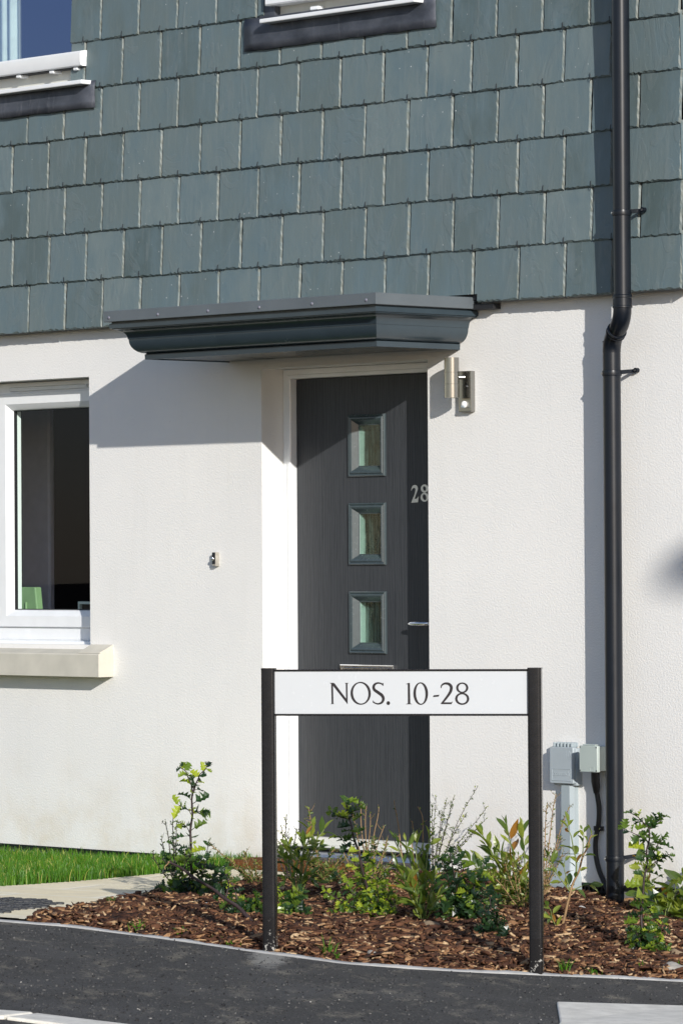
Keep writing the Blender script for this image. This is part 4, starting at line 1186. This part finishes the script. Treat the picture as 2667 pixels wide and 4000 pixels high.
TUFTS = [(3.676, -2.55, 22, .055, 'small grass tuft at the kerb, leftmost below the holly'), (3.83, -2.49, 16, .05, 'small grass tuft at the kerb, second from the left'),
         (3.98, -2.46, 26, .035, 'flat weedy tuft by the kerb left of the black post'), (4.10, -2.49, 20, .03, 'low weed at the kerb just left of the nearer black post'),
         (4.46, -2.40, 16, .10, 'tall arching grass tuft right of the left sign post'), (4.52, -2.42, 10, .05, 'sparse grass tuft beneath the left end of the nameplate'),
         (4.99, -1.82, 24, .065, 'spiky bright green tuft right of the right sign post'), (5.05, -1.74, 14, .04, 'little grass tuft at the kerb near the right post'),
         (5.06, -1.52, 14, .055, 'thin grass tuft at the kerb below the right holly'), (5.12, -1.37, 22, .07, 'grass tuft at the kerb on the far right'),
         (2.75, -1.88, 14, .08, 'grass tuft growing at the edge of the path'), (2.47, -1.46, 18, .045, 'low grass tuft between path slabs and mulch')]
for x, y, n, h, lab in TUFTS:
    r = .011
    h *= .72
    B = np.array([(x + random.gauss(0, r), y + random.gauss(0, r), G(x, y)) for _ in range(n)])
    V, lp, st, tt = blades(B, h * .6, h * 1.2, .0042, .75)
    V -= np.array([x, y, G(x, y)])
    o = fast_mesh('grass_tuft', V, lp, st, tt, 'grass_blade', np.repeat(rng.uniform(.1, .7, len(B)), 3), None, lab, 'grass tuft')
    o.location = (x, y, G(x, y) + .004); o['group'] = 'grass tufts along the edge of the bed'

# ------------------------------------------------------------------ stones lying in the mulch
for x, y, r, mt, lab in [(3.95, -1.42, .030, 'stone_brown', 'rounded brown stone lying in the mulch below the sign'), (2.98, -1.62, .016, 'fill_white', 'small white pebble in front of the tall holly'),
                         (5.13, -1.43, .032, 'stone_grey', 'pale grey stone at the kerb on the far right'), (4.80, -1.05, .024, 'stone_brown', 'tan stone beside the foot of the right holly'), (4.55, -2.28, .014, 'stone_grey', 'small grey stone near the kerb under the nameplate'),
                         (3.75, -.42, .015, 'fill_white', 'white stone fragment near the drainpipe')]:
    bm = bmesh.new(); bmesh.ops.create_icosphere(bm, subdivisions=3, radius=1)
    rnd = random.Random(int(x * 1000)); off = Vector((rnd.random() * 9, rnd.random() * 9, rnd.random() * 9))
    from mathutils import noise as mn
    mb = MB(); z = G(x, y)
    vs = []
    for v in bm.verts:
        k = 1 + .35 * mn.noise(v.co * 1.3 + off) + .1 * mn.noise(v.co * 4 + off)
        vs.append((x + v.co.x * r * 1.4 * k, y + v.co.y * r * k, z + .026 + v.co.z * r * .62 * k))
    mb.add(vs, [tuple(v.index for v in f.verts) for f in bm.faces]); bm.free()
    o = mb.build('stone', mt, origin=(x, y, z), smooth=50); tag(o, lab, 'stone', 'stones lying in the bed')

# ------------------------------------------------------------------ plants
UR = Vector((RX, RY, 0)); UV = Vector((VX, VY, 0)); UU = Vector((0, 0, 1))
def leaf_mesh(kind):
    if kind == 'holly':
        X = [0, .12, .26, .40, .54, .68, .82, 1.0]
        Wd = [.02, .14, .40, .19, .44, .18, .32, 0]
        Zl = [0, 0, .10, -.03, .15, -.03, .10, 0]
        f, curl = .25, .35
    elif kind == 'lance':
        X = [0, .12, .3, .5, .7, .86, 1.0]; Wd = [.01, .08, .15, .165, .135, .07, 0]; Zl = [0] * 7; f, curl = .45, .14
    elif kind == 'oval':
        X = [0, .12, .3, .5, .7, .88, 1.0]; Wd = [.01, .12, .215, .235, .20, .10, 0]; Zl = [0] * 7; f, curl = .35, .25
    elif kind == 'broad':
        X = [0, .12, .3, .5, .7, .88, 1.0]; Wd = [.01, .16, .30, .33, .27, .13, 0]; Zl = [0] * 7; f, curl = .22, .3
    else:
        X = [0, .5, 1.0]; Wd = [.03, .26, 0]; Zl = [0] * 3; f, curl = .3, .1
    V = [(x, 0, -curl * x * x) for x in X]; n = len(X)
    Lf = []; Rf = []
    for i in range(1, n - 1):
        Lf.append(len(V)); V.append((X[i] + (.03 if kind == 'holly' and Wd[i] > .3 else 0), Wd[i], f * Wd[i] + Zl[i] - curl * X[i] ** 2))
    for i in range(1, n - 1):
        Rf.append(len(V)); V.append((X[i] + (.03 if kind == 'holly' and Wd[i] > .3 else 0), -Wd[i], f * Wd[i] + Zl[i] - curl * X[i] ** 2))
    F = [(0, 1, Lf[0]), (0, Rf[0], 1)]
    for i in range(1, n - 2):
        F.append((i, i + 1, Lf[i], Lf[i - 1])[::1] if False else (i, i + 1, Lf[i], Lf[i - 1])); F.append((i, Rf[i - 1], Rf[i], i + 1))
    F += [(n - 2, n - 1, Lf[-1]), (n - 2, Rf[-1], n - 1)]
    return V, F
LEAF = {k: leaf_mesh(k) for k in ('holly', 'lance', 'oval', 'broad', 'tiny')}
def put_leaf(mb, kind, p, d, nrm, L, tint, rnd):
    d = d.normalized(); b = nrm.cross(d)
    if b.length < 1e-4: b = d.orthogonal()
    b.normalize(); nn = d.cross(b)
    V, F = LEAF[kind]; cur = rnd.uniform(.3, 1.6); wd = rnd.uniform(.85, 1.15); tw = rnd.uniform(-.8, .8)
    vs = []
    for x, y, z in V:
        a = tw * x; y2, z2 = y * wd * math.cos(a) - z * math.sin(a), y * wd * math.sin(a) + z * math.cos(a) * (cur if y == 0 else 1)
        vs.append(p + d * (x * L) + b * (y2 * L) + nn * (z2 * L))
    mb.add(vs, F, 0, tint=tint)
NK = dict(holly=1.35, lance=1.15, oval=1.1, broad=1.0, tiny=1.3)
LK = dict(holly=1.05, lance=1.15, oval=1.05, broad=1.1, tiny=1.2)
def plant(name, label, cat, base, D, stems, leaf, mat, stem_mat, seed, group, r0=.005):
    """stems: dicts with p=[(right, up, away) in picture-pixel units of that distance], n leaves, L leaf length m, spread etc."""
    rnd = random.Random(seed)
    bx, by = base; bz = G(bx, by); b = Vector((bx, by, bz)); k = D / 17054.0
    root = thing(name, b, label, cat, group)
    ms, ml = MB(), MB()
    for st in stems:
        pts = [Vector((0, 0, 0)) if q is None else UR * (q[0] * k) + UU * (q[1] * k) + UV * (q[2] * k if len(q) > 2 else 0) for q in st['p']]
        c_ = [Vector(p) for p in cr([tuple(p) for p in pts], 6)]
        r1 = st.get('r', r0); n = len(c_)
        wob = st.get('wob', .004)
        ph = rnd.uniform(0, 6)
        c_ = [p + UR * (wob * math.sin(ph + i * .9) * (i / n)) + UV * (wob * math.cos(ph * 2 + i * .7) * (i / n)) for i, p in enumerate(c_)]
        c_w = [b + p for p in c_]
        ms.tube(c_w, [r1 * (1 - .55 * i / (n - 1)) for i in range(n)], 6, mi=st.get('sm', 0))
        nl = int(st.get('n', 0) * NK.get(st.get('leaf', leaf), 1)); t0 = st.get('t0', .1); L = st.get('L', .04) * LK.get(st.get('leaf', leaf), 1); lf = st.get('leaf', leaf); ang = rnd.uniform(0, 6)
        for i in range(nl):
            t_ = t0 + (1 - t0) * (i + rnd.uniform(-.3, .3)) / max(1, nl - 1); t_ = min(max(t_, 0), .999)
            f = t_ * (n - 1); j = int(f); p = c_w[j].lerp(c_w[min(j + 1, n - 1)], f - j)
            ax_ = (c_w[min(j + 1, n - 1)] - c_w[max(j - 1, 0)]).normalized()
            ang += 2.4 + rnd.uniform(-.4, .4)
            o1 = ax_.orthogonal().normalized(); o2 = ax_.cross(o1)
            rad = o1 * math.cos(ang) + o2 * math.sin(ang)
            elev_ = st.get('elev', .45) + rnd.uniform(-.35, .35) + (.5 if t_ > .93 else 0)
            d = rad * math.cos(elev_) + ax_ * math.sin(elev_)
            nr = (UU * .55 - UV * .45 + UR * .15 + ax_ * .3 - rad * .2 + Vector((rnd.uniform(-.7, .7), rnd.uniform(-.7, .7), rnd.uniform(-.5, .5))))
            Ls = L * rnd.uniform(.6, 1.2) * (.75 if t_ > .92 else 1)
            tint = min(1, max(0, rnd.gauss(st.get('tint', .4) + .02, .24)))
            if rnd.random() < st.get('young', .08): tint = min(1 if (leaf == 'holly' or rnd.random() < .25) else .94, tint + .45)
            pd = st.get('pet', .0)
            q_ = p + d * (pd * rnd.uniform(.4, 1.2))
            if pd > .012: ms.tube([p, q_], [r1 * .3, r1 * .22], 4, caps=False)
            put_leaf(ml, lf, q_, d, nr, Ls, tint, rnd)
        for i in range(st.get('tw', 0)):         # side twigs with little leaves
            t_ = rnd.uniform(.25, .98); f = t_ * (n - 1); j = int(f); p = c_w[j].lerp(c_w[min(j + 1, n - 1)], f - j)
            ax_ = (c_w[min(j + 1, n - 1)] - c_w[max(j - 1, 0)]).normalized(); a = rnd.uniform(0, 6.28)
            o1 = ax_.orthogonal().normalized(); o2 = ax_.cross(o1); d = (ax_ * rnd.uniform(.3, 1.2) + o1 * math.cos(a) + o2 * math.sin(a)).normalized()
            ln = st.get('twl', .05) * rnd.uniform(.3, 1.2)
            ms.tube([p, p + d * ln * .5, p + d * ln + UU * ln * .15], [r1 * .35, r1 * .3, r1 * .15], 4, mi=st.get('sm', 0))
            for q in range(st.get('twn', 5)):
                pp = p + d * ln * rnd.uniform(.15, 1); dd = (d * .5 + Vector((rnd.gauss(0, 1), rnd.gauss(0, 1), rnd.gauss(.2, 1)))).normalized()
                put_leaf(ml, st.get('twleaf', 'tiny'), pp, dd, UU + Vector((rnd.gauss(0, .5), rnd.gauss(0, .5), 0)), st.get('twL', .010) * rnd.uniform(.6, 1.4), min(1, max(0, rnd.gauss(st.get('tint', .4), .25))), rnd)
    sm_list = stem_mat if isinstance(stem_mat, list) else [stem_mat]
    ms.build('stem', sm_list, root, smooth=60)
    if ml.f: ml.build('foliage', mat, root, recalc=False)
    return root
GRP = 'young shrubs planted in the bark bed'
def bush(rnd, spread, hmin, hmax, n, **kw):
    out = []
    for i in range(n):
        x = rnd.uniform(-spread, spread); h = rnd.uniform(hmin, hmax) * (1 - .35 * abs(x) / spread); z = rnd.uniform(-spread, spread) * .6
        d = dict(p=[(rnd.uniform(-10, 10), 0, rnd.uniform(-10, 10)), (x * .5 + rnd.uniform(-8, 8), h * .55, z * .5), (x, h, z)], **kw)
        out.append(d)
    return out
rb = random.Random(3)
H = dict(L=.040, wob=.003, pet=.006)
plant('holly_bush', 'tall upright holly with spiny leaves rising in front of the lawn', 'shrub', (2.491, -1.235), 16.73,
      [dict(p=[(0, 0), (-18, 120), (-20, 200), (-16, 300), (-10, 405), (-5, 470)], n=16, t0=.24, L=.050, r=.0062, tint=.4, pet=.020, elev=.30, young=.18),
       dict(p=[(-10, 405), (-18, 455), (-38, 500), (-58, 518)], n=7, t0=.2, L=.040, r=.003, tint=.5), dict(p=[(-6, 420), (10, 470), (30, 500), (52, 520)], n=7, t0=.2, L=.038, r=.003, tint=.45),
       dict(p=[(-14, 330), (-30, 350), (-72, 372)], n=4, t0=.4, L=.046, r=.002, tint=.6), dict(p=[(-16, 330), (4, 345), (40, 335)], n=3, t0=.5, L=.055, r=.002, tint=.4), dict(p=[(-18, 250), (-40, 290), (-72, 305)], n=4, t0=.4, L=.044, r=.002, tint=.5)] +
      [dict(p=[(0, 0), (x * .6, h * .5, z * .5), (x, h, z)], n=13, t0=.25, r=.003, tint=.28, **H) for x, h, z in ((-130, 160, 30), (-125, 60, -40), (-90, 220, 20), (-60, 90, -90), (-40, 190, -50), (35, 150, -40), (80, 110, -80), (120, 90, -20), (-110, 30, -120), (50, 210, 60), (20, 60, -130), (90, 30, -120))],
      'holly', 'holly_leaf', 'stem_dark', 11, GRP)
plant('holly_bush', 'low spreading holly sprigs left of the left sign post', 'shrub', (3.352, -1.77), 15.74,
      [dict(p=[(0, 0), (x * .5, h * .6, z * .5), (x, h, z)], n=12, t0=.2, r=.003, tint=.32, **H) for x, h, z in ((-70, 200, 60), (-90, 120, 40), (60, 60, -20), (85, 20, -60), (75, 110, 0), (20, 40, -50), (-40, 60, -30))],
      'holly', 'holly_leaf', 'stem_dark', 12, GRP)
plant('bare_cane', 'broken bare brown cane leaning across the tall holly', 'branch', (3.561, -1.899), 15.5,
      [dict(p=[(0, 0), (-60, 65, 60), (-140, 120, 100), (-250, 190, 160), (-345, 245, 210)], r=.0085, wob=.006, sm=0), dict(p=[(-345, 245, 210), (-358, 230, 210), (-366, 215, 210)], r=.003, sm=1), dict(p=[(-120, 108, 90), (-110, 150, 90), (-115, 205, 90)], r=.0035, n=4, t0=.5, L=.035)],
      'holly', 'holly_leaf', ['stem_dark', 'stem_tan'], 13, GRP)
plant('holly_bush', 'upright bright holly standing in front of the door', 'shrub', (3.55, -1.288), 15.93,
      [dict(p=[(-10, 0), (-35, 100), (-60, 210), (-88, 320), (-110, 400), (-122, 455)], n=26, t0=.25, L=.044, r=.006, tint=.45, pet=.010, young=.25), dict(p=[(-108, 395), (-90, 430), (-65, 470)], n=8, t0=.1, L=.034, r=.0025, tint=.4), dict(p=[(-110, 400), (-150, 410), (-180, 432)], n=6, t0=.2, L=.034, r=.0025, tint=.35),
       dict(p=[(-60, 215), (-30, 240), (-5, 285)], n=6, t0=.2, L=.04, r=.0025, tint=.3), dict(p=[(-75, 270), (-120, 300), (-150, 330)], n=6, t0=.2, L=.04, r=.0025, tint=.35)] +
      [dict(p=[(0, 0), (x * .55, h * .55, z * .5), (x, h, z)], n=22, t0=.15, L=.026, wob=.003, pet=.004, r=.0028, tint=.55, young=.3) for x, h, z in ((-150, 60, -20), (-120, 130, 0), (-70, 180, 40), (-20, 220, 10), (30, 190, 20), (50, 120, -20), (20, 60, -60), (-60, 60, -80), (-100, 20, -60), (60, 40, -60), (-40, 120, -60), (0, 160, -40), (-90, 230, 60), (-170, 200, 20), (-210, 120, -30), (-185, 40, -60), (-140, 10, -100), (10, 20, -110), (75, 80, 40))],
      'holly', 'holly_leaf', 'stem_dark', 14, GRP)
plant('holly_bush', 'glossy low holly mound right of the door middle', 'shrub', (3.85, -1.159), 15.8,
      [dict(p=[(0, 0), (x * .55, h * .6, z * .5), (x, h, z)], n=15, t0=.2, L=.042, wob=.003, pet=.005, r=.003, tint=.25, young=.06) for x, h, z in ((-70, 250, 30), (-95, 170, 0), (-40, 285, 20), (0, 250, 40), (30, 200, 10), (70, 190, 0), (90, 240, 30), (100, 130, -30), (-60, 110, -50), (20, 110, -60), (-90, 70, -60), (60, 70, -60), (-20, 160, -30))],
      'holly', 'holly_leaf', 'stem_dark', 15, GRP)
plant('holly_bush', 'small dark-leaved holly just left of the right sign post', 'shrub', (4.28, -1.438), 15.29,
      [dict(p=[(0, 0), (x * .5, h * .6, z * .5), (x, h, z)], n=12, t0=.2, L=.034, wob=.003, pet=.004, r=.003, tint=.08, young=0) for x, h, z in ((-5, 190, 0), (-25, 130, 10), (20, 140, 10), (30, 80, -10), (-30, 70, -10), (40, 20, -60))],
      'holly', 'holly_leaf', 'stem_dark', 16, GRP)
plant('holly_bush', 'upright spiky holly at the far right beyond the drainpipe', 'shrub', (4.713, -1.127), 15.19,
      [dict(p=[(0, 0), (-5, 120), (-3, 205), (12, 345), (20, 430), (30, 510)], n=30, t0=.22, L=.050, r=.0055, tint=.38, pet=.012, young=.12), dict(p=[(28, 500), (0, 530), (-45, 565)], n=7, t0=.1, L=.040, r=.0025, tint=.4), dict(p=[(28, 500), (60, 530), (88, 548)], n=7, t0=.1, L=.04, r=.0025, tint=.35), dict(p=[(22, 450), (-10, 470), (-75, 505)], n=7, t0=.2, L=.038, r=.0025, tint=.3), dict(p=[(10, 330), (50, 370), (108, 400)], n=8, t0=.2, L=.042, r=.0025, tint=.4), dict(p=[(15, 380), (50, 420), (75, 460)], n=6, t0=.2, L=.046, r=.0025, tint=.3)] +
      [dict(p=[(0, 0), (x * .5, h * .6, z * .5), (x, h, z)], n=13, t0=.15, L=.035, wob=.003, pet=.004, r=.003, tint=.4, young=.2) for x, h, z in ((-40, 60, 0), (-45, 150, 10), (40, 170, 10), (80, 130, -10), (60, 60, -30), (90, 40, -20), (20, 110, -40), (-30, 110, -30))],
      'holly', 'holly_leaf', 'stem_dark', 17, GRP)
LN = dict(leaf='lance', elev=.85, pet=.006, wob=.003)
plant('laurel_shrub', 'bushy shrub with long narrow leaves against the left sign post', 'shrub', (2.985, -1.165), 16.42,
      [dict(p=[(10, -10), (6, 30), (4, 50)], r=.010, sm=1)] +
      [dict(p=[(x * .12, 20, z * .2), (x * .45, 60 + h * .45, z * .6), (x, h, z)], n=nn, t0=t0, L=.050, r=.0040, tint=ti, young=.12, leaf='lance', elev=.75, pet=.005, wob=.004) for x, h, z, nn, t0, ti in ((-62, 195, 40, 9, .35, .3), (-35, 250, 30, 10, .4, .45), (5, 200, -20, 9, .35, .35), (40, 285, 20, 9, .45, .55), (62, 310, 40, 10, .4, .6), (88, 235, 20, 8, .4, .5), (104, 300, 50, 8, .45, .55), (50, 120, -40, 7, .3, .3), (-50, 110, -50, 7, .3, .25), (85, 100, -40, 6, .3, .35))],
      'lance', 'laurel_leaf', ['stem_green', 'stem_tan'], 21, GRP)
plant('laurel_shrub', 'clipped shrub with cut green stems in front of the door right edge', 'shrub', (3.83, -1.334), 15.69,
      [dict(p=[(0, 0), (x * .45, h * .5, z * .5), (x, h, z)], n=int(nn * 1.2), t0=t0, L=.060, r=.0042, tint=.45, young=.15, **LN) for x, h, z, nn, t0 in ((-105, 345, 20, 6, .3), (-62, 340, 30, 7, .35), (-25, 330, 30, 8, .3), (5, 300, 10, 9, .3), (25, 350, 20, 10, .3), (-70, 190, -10, 9, .4), (-95, 240, 0, 8, .4), (45, 200, -10, 9, .3), (60, 130, -30, 8, .3), (-30, 150, -40, 8, .3))] +
      [dict(p=[(-60, 200, 40), (-85, 330, 50), (-105, 500, 50)], r=.003, sm=1, tw=7, twl=.025, twn=2), dict(p=[(-30, 250, 40), (-38, 330, 50), (-34, 420, 50)], r=.0025, sm=1, tw=4, twl=.02, twn=2), dict(p=[(0, 250, 40), (5, 400, 60), (-12, 475, 60)], r=.0025, sm=1, tw=4, twl=.02, twn=2)],
      'lance', 'laurel_leaf', ['stem_green', 'stem_tan'], 22, GRP)
plant('laurel_shrub', 'leaning leafy shrub reaching left from behind the right sign post', 'shrub', (3.631, -.588), 16.35,
      [dict(p=[(15, 0), (x * .5, h * .45, z * .5), (x, h, z)], n=int(nn * 1.25), t0=.22, L=.064, r=.004, tint=.58, young=.18, **LN) for x, h, z, nn in ((-175, 300, 0, 12), (-155, 250, 20, 11), (-255, 235, -30, 11), (-165, 190, 10, 10), (-75, 330, 30, 12), (-15, 320, 20, 12), (-110, 240, 20, 12), (-60, 200, 0, 11), (-120, 130, -20, 10), (-40, 120, -30, 10), (20, 210, 20, 10))],
      'lance', 'laurel_leaf', ['stem_green', 'stem_tan'], 23, GRP)
OV = dict(leaf='oval', elev=.75, pet=.008, wob=.003)
plant('laurel_shrub', 'thin shrub with oval yellow green leaves in front of the cable duct', 'shrub', (4.204, -1.008), 15.65,
      [dict(p=[(-5, 0), (20, 90), (38, 170), (70, 250), (98, 330), (125, 392)], r=.0055, sm=1, n=9, t0=.45, L=.046, tint=.62, **OV), dict(p=[(38, 170), (0, 220), (-32, 270), (-52, 305)], r=.003, n=9, t0=.15, L=.044, tint=.62, **OV), dict(p=[(62, 235), (60, 300), (40, 390), (28, 430)], r=.003, n=9, t0=.15, L=.046, tint=.68, **OV), dict(p=[(85, 300), (90, 360), (90, 405)], r=.0022, n=5, t0=.3, L=.03, tint=.55, **OV),
       dict(p=[(38, 170), (80, 190), (115, 200)], r=.0025, n=4, t0=.3, L=.05, tint=.4, **OV), dict(p=[(0, 0), (-30, 60), (-45, 110)], r=.0025, n=6, t0=.2, L=.05, tint=.6, **OV), dict(p=[(0, 10), (-40, 20), (-55, 60)], r=.0025, n=6, t0=.2, L=.042, tint=.6, young=.2, **OV), dict(p=[(40, 175), (20, 230), (15, 290)], r=.0025, n=6, t0=.2, L=.042, tint=.6, **OV)],
      'oval', 'laurel_leaf', ['stem_green', 'stem_tan'], 24, GRP)
BR = dict(leaf='broad', elev=.5, pet=.010, wob=.003)
plant('laurel_shrub', 'shrub with large broad glossy leaves at the far right', 'shrub', (3.90, -.12), 16.5,
      [dict(p=[(-10, 0), (x * .5, h * .5, z * .5), (x, h, z)], n=nn, t0=.35, L=.072, r=.004, tint=.5, young=.22, **BR) for x, h, z, nn in ((-95, 250, 0, 9), (-70, 200, 20, 7), (-100, 90, -40, 6), (-95, 130, -30, 6), (80, 170, 10, 9), (100, 220, 20, 9), (45, 160, 0, 8), (70, 80, -30, 8), (10, 120, -10, 7), (110, 60, -40, 7), (125, 150, -20, 8))],
      'broad', 'laurel_leaf', ['stem_green', 'stem_tan'], 25, GRP)
def twiggy(label, base, D, tips, seed, root=(0, 0), sm=0, tw=12, nleaf=26, L=.0105, r=.0030, mid=.45):
    stems = []
    for tip in tips:
        x, h = tip[0], tip[1]; z = tip[2] if len(tip) > 2 else 0
        stems.append(dict(p=[root, (root[0] + (x - root[0]) * mid - 6, root[1] + (h - root[1]) * .5, z * .5), (x, h, z)], r=r, n=nleaf, t0=.15, L=L, tint=.35, elev=.6, wob=.003, tw=tw, twl=.035, twn=4, twL=.009, sm=sm, young=.2, leaf='tiny'))
    plant('cotoneaster', label, 'shrub', base, D, stems, 'tiny', 'tiny_leaf', ['stem_tan', 'stem_dark'], seed, GRP)
twiggy('wispy small-leaved shrub just left of the left sign post', (2.336, -.768), 17.17, [(-185, 180, 10), (-120, 130, 0), (-60, 150, 20), (-30, 60, -30), (-100, 30, -40), (-140, 60, -20), (30, 100, 10), (-10, 110, 30), (-70, 90, -30)], 31, nleaf=40, tw=14, L=.014)
twiggy('thin twigs of a wispy shrub left of the tall holly', (2.047, -.943), 17.26, [(-40, 270, 10), (-12, 285, 20), (5, 270, 0), (-95, 130, -10), (-60, 200, 0), (60, 150, 10)], 32, sm=1, tw=6, nleaf=18)
twiggy('small upright twiggy shrub between left sign post and door frame', (2.314, -.583), 17.31, [(-12, 280, 10), (-30, 240, 0), (30, 230, 20), (-50, 170, 0), (10, 190, 30)], 33, sm=1, tw=12)
twiggy('tan bare twigs rising behind the bright holly', (2.774, -.589), 16.97, [(-30, 360, 10), (-8, 350, 20), (10, 320, 0), (42, 345, 10), (60, 270, 20), (-60, 330, 0), (-100, 170, 10), (75, 200, 0)], 34, tw=4, nleaf=8, L=.012)
twiggy('airy fan of thin twigs against the white wall right of the door', (2.781, -.274), 17.18, [(194, 402, 20), (109, 370, 10), (33, 366, 0), (236, 323, 30), (234, 279, 20), (206, 257, 10), (21, 330, 0), (77, 354, 20), (100, 330, -10), (150, 300, 0), (60, 300, 10)], 35, root=(25, 0), tw=9, nleaf=30, mid=.42, r=.0018, sm=1, L=.012)
twiggy('thin twiggy shrub just right of the right sign post', (3.381, -.272), 16.75, [(74, 416, 10), (123, 367, 0), (40, 380, 10), (20, 300, 20), (90, 250, 0), (100, 180, 10), (60, 200, -10), (0, 240, 10)], 36, root=(25, 0), tw=14, nleaf=30)
twiggy('low mesh of tiny-leaved twigs in front of the door threshold', (2.494, -.557), 17.2, [(-65, 320, 10), (-90, 210, 0), (30, 160, 20), (60, 130, 0), (-40, 120, -30), (90, 90, -20), (0, 100, -40), (-70, 130, -10), (40, 60, -50), (100, 150, 10)], 37, tw=18, nleaf=40, L=.018)

twiggy('wispy low twigs between the clipped shrub and the bright holly', (3.05, -.80), 16.6, [(-50, 230, 10), (-20, 260, 0), (30, 250, 20), (60, 190, 0), (-80, 150, -10), (10, 150, -40), (90, 120, -20), (-30, 90, -50)], 38, tw=14, nleaf=34, L=.015)
twiggy('wispy low twigs beneath the leaning leafy shrub', (3.72, -.70), 16.2, [(-120, 160, 0), (-80, 220, 10), (-40, 180, -10), (-150, 90, -30), (-20, 240, 20), (20, 130, -30), (-90, 60, -50)], 39, tw=14, nleaf=34, L=.015)
plant('holly_bush', 'scrappy small holly under the left half of the nameplate', 'shrub', (3.42, -1.62), 15.9,
      [dict(p=[(0, 0), (x * .5, h * .6, z * .5), (x, h, z)], n=12, t0=.2, r=.003, tint=.35, young=.15, **H) for x, h, z in ((-60, 120, 20), (-95, 60, -20), (30, 90, 10), (75, 40, -30), (0, 50, -70), (-40, 30, -80), (60, 110, 20))],
      'holly', 'holly_leaf', 'stem_dark', 18, GRP)
# ------------------------------------------------------------------ unseen lamp-shaped shadow caster, added to shade the wall by the corner
lp_ = thing('lamp_shadow_caster', (16.17, -6.25, zk(3.0)), 'added lamp-shaped shadow caster, unseen outside the right of the frame', 'shadow caster')
mb = MB(); mb.tube([(16.17, -6.25, -.3), (16.17, -6.25, 3.0), (16.17, -6.25, 5.9)], [.075, .06, .045], 16); mb.build('pole', 'box_grey', lp_, smooth=40)
mb = MB(); mb.tube([(16.17, -6.25, 5.86), (15.97, -6.23, 5.92), (15.82, -6.21, 5.92)], .028, 12); mb.build('arm', 'box_grey', lp_, smooth=40)
mb = MB(); mb.loft([[(15.84 - dx, -6.21 + sy * w, 5.92 + sz * h) for sy, sz in ((-1, -1), (1, -1), (1, .4), (.5, 1), (-.5, 1), (-1, .4))] for dx, w, h in ((0, .05, .04), (.10, .11, .075), (.34, .10, .06), (.42, .05, .03))]); mb.build('lantern', 'box_grey', lp_, smooth=40)  # head of the added caster, only its shadow reaches the view
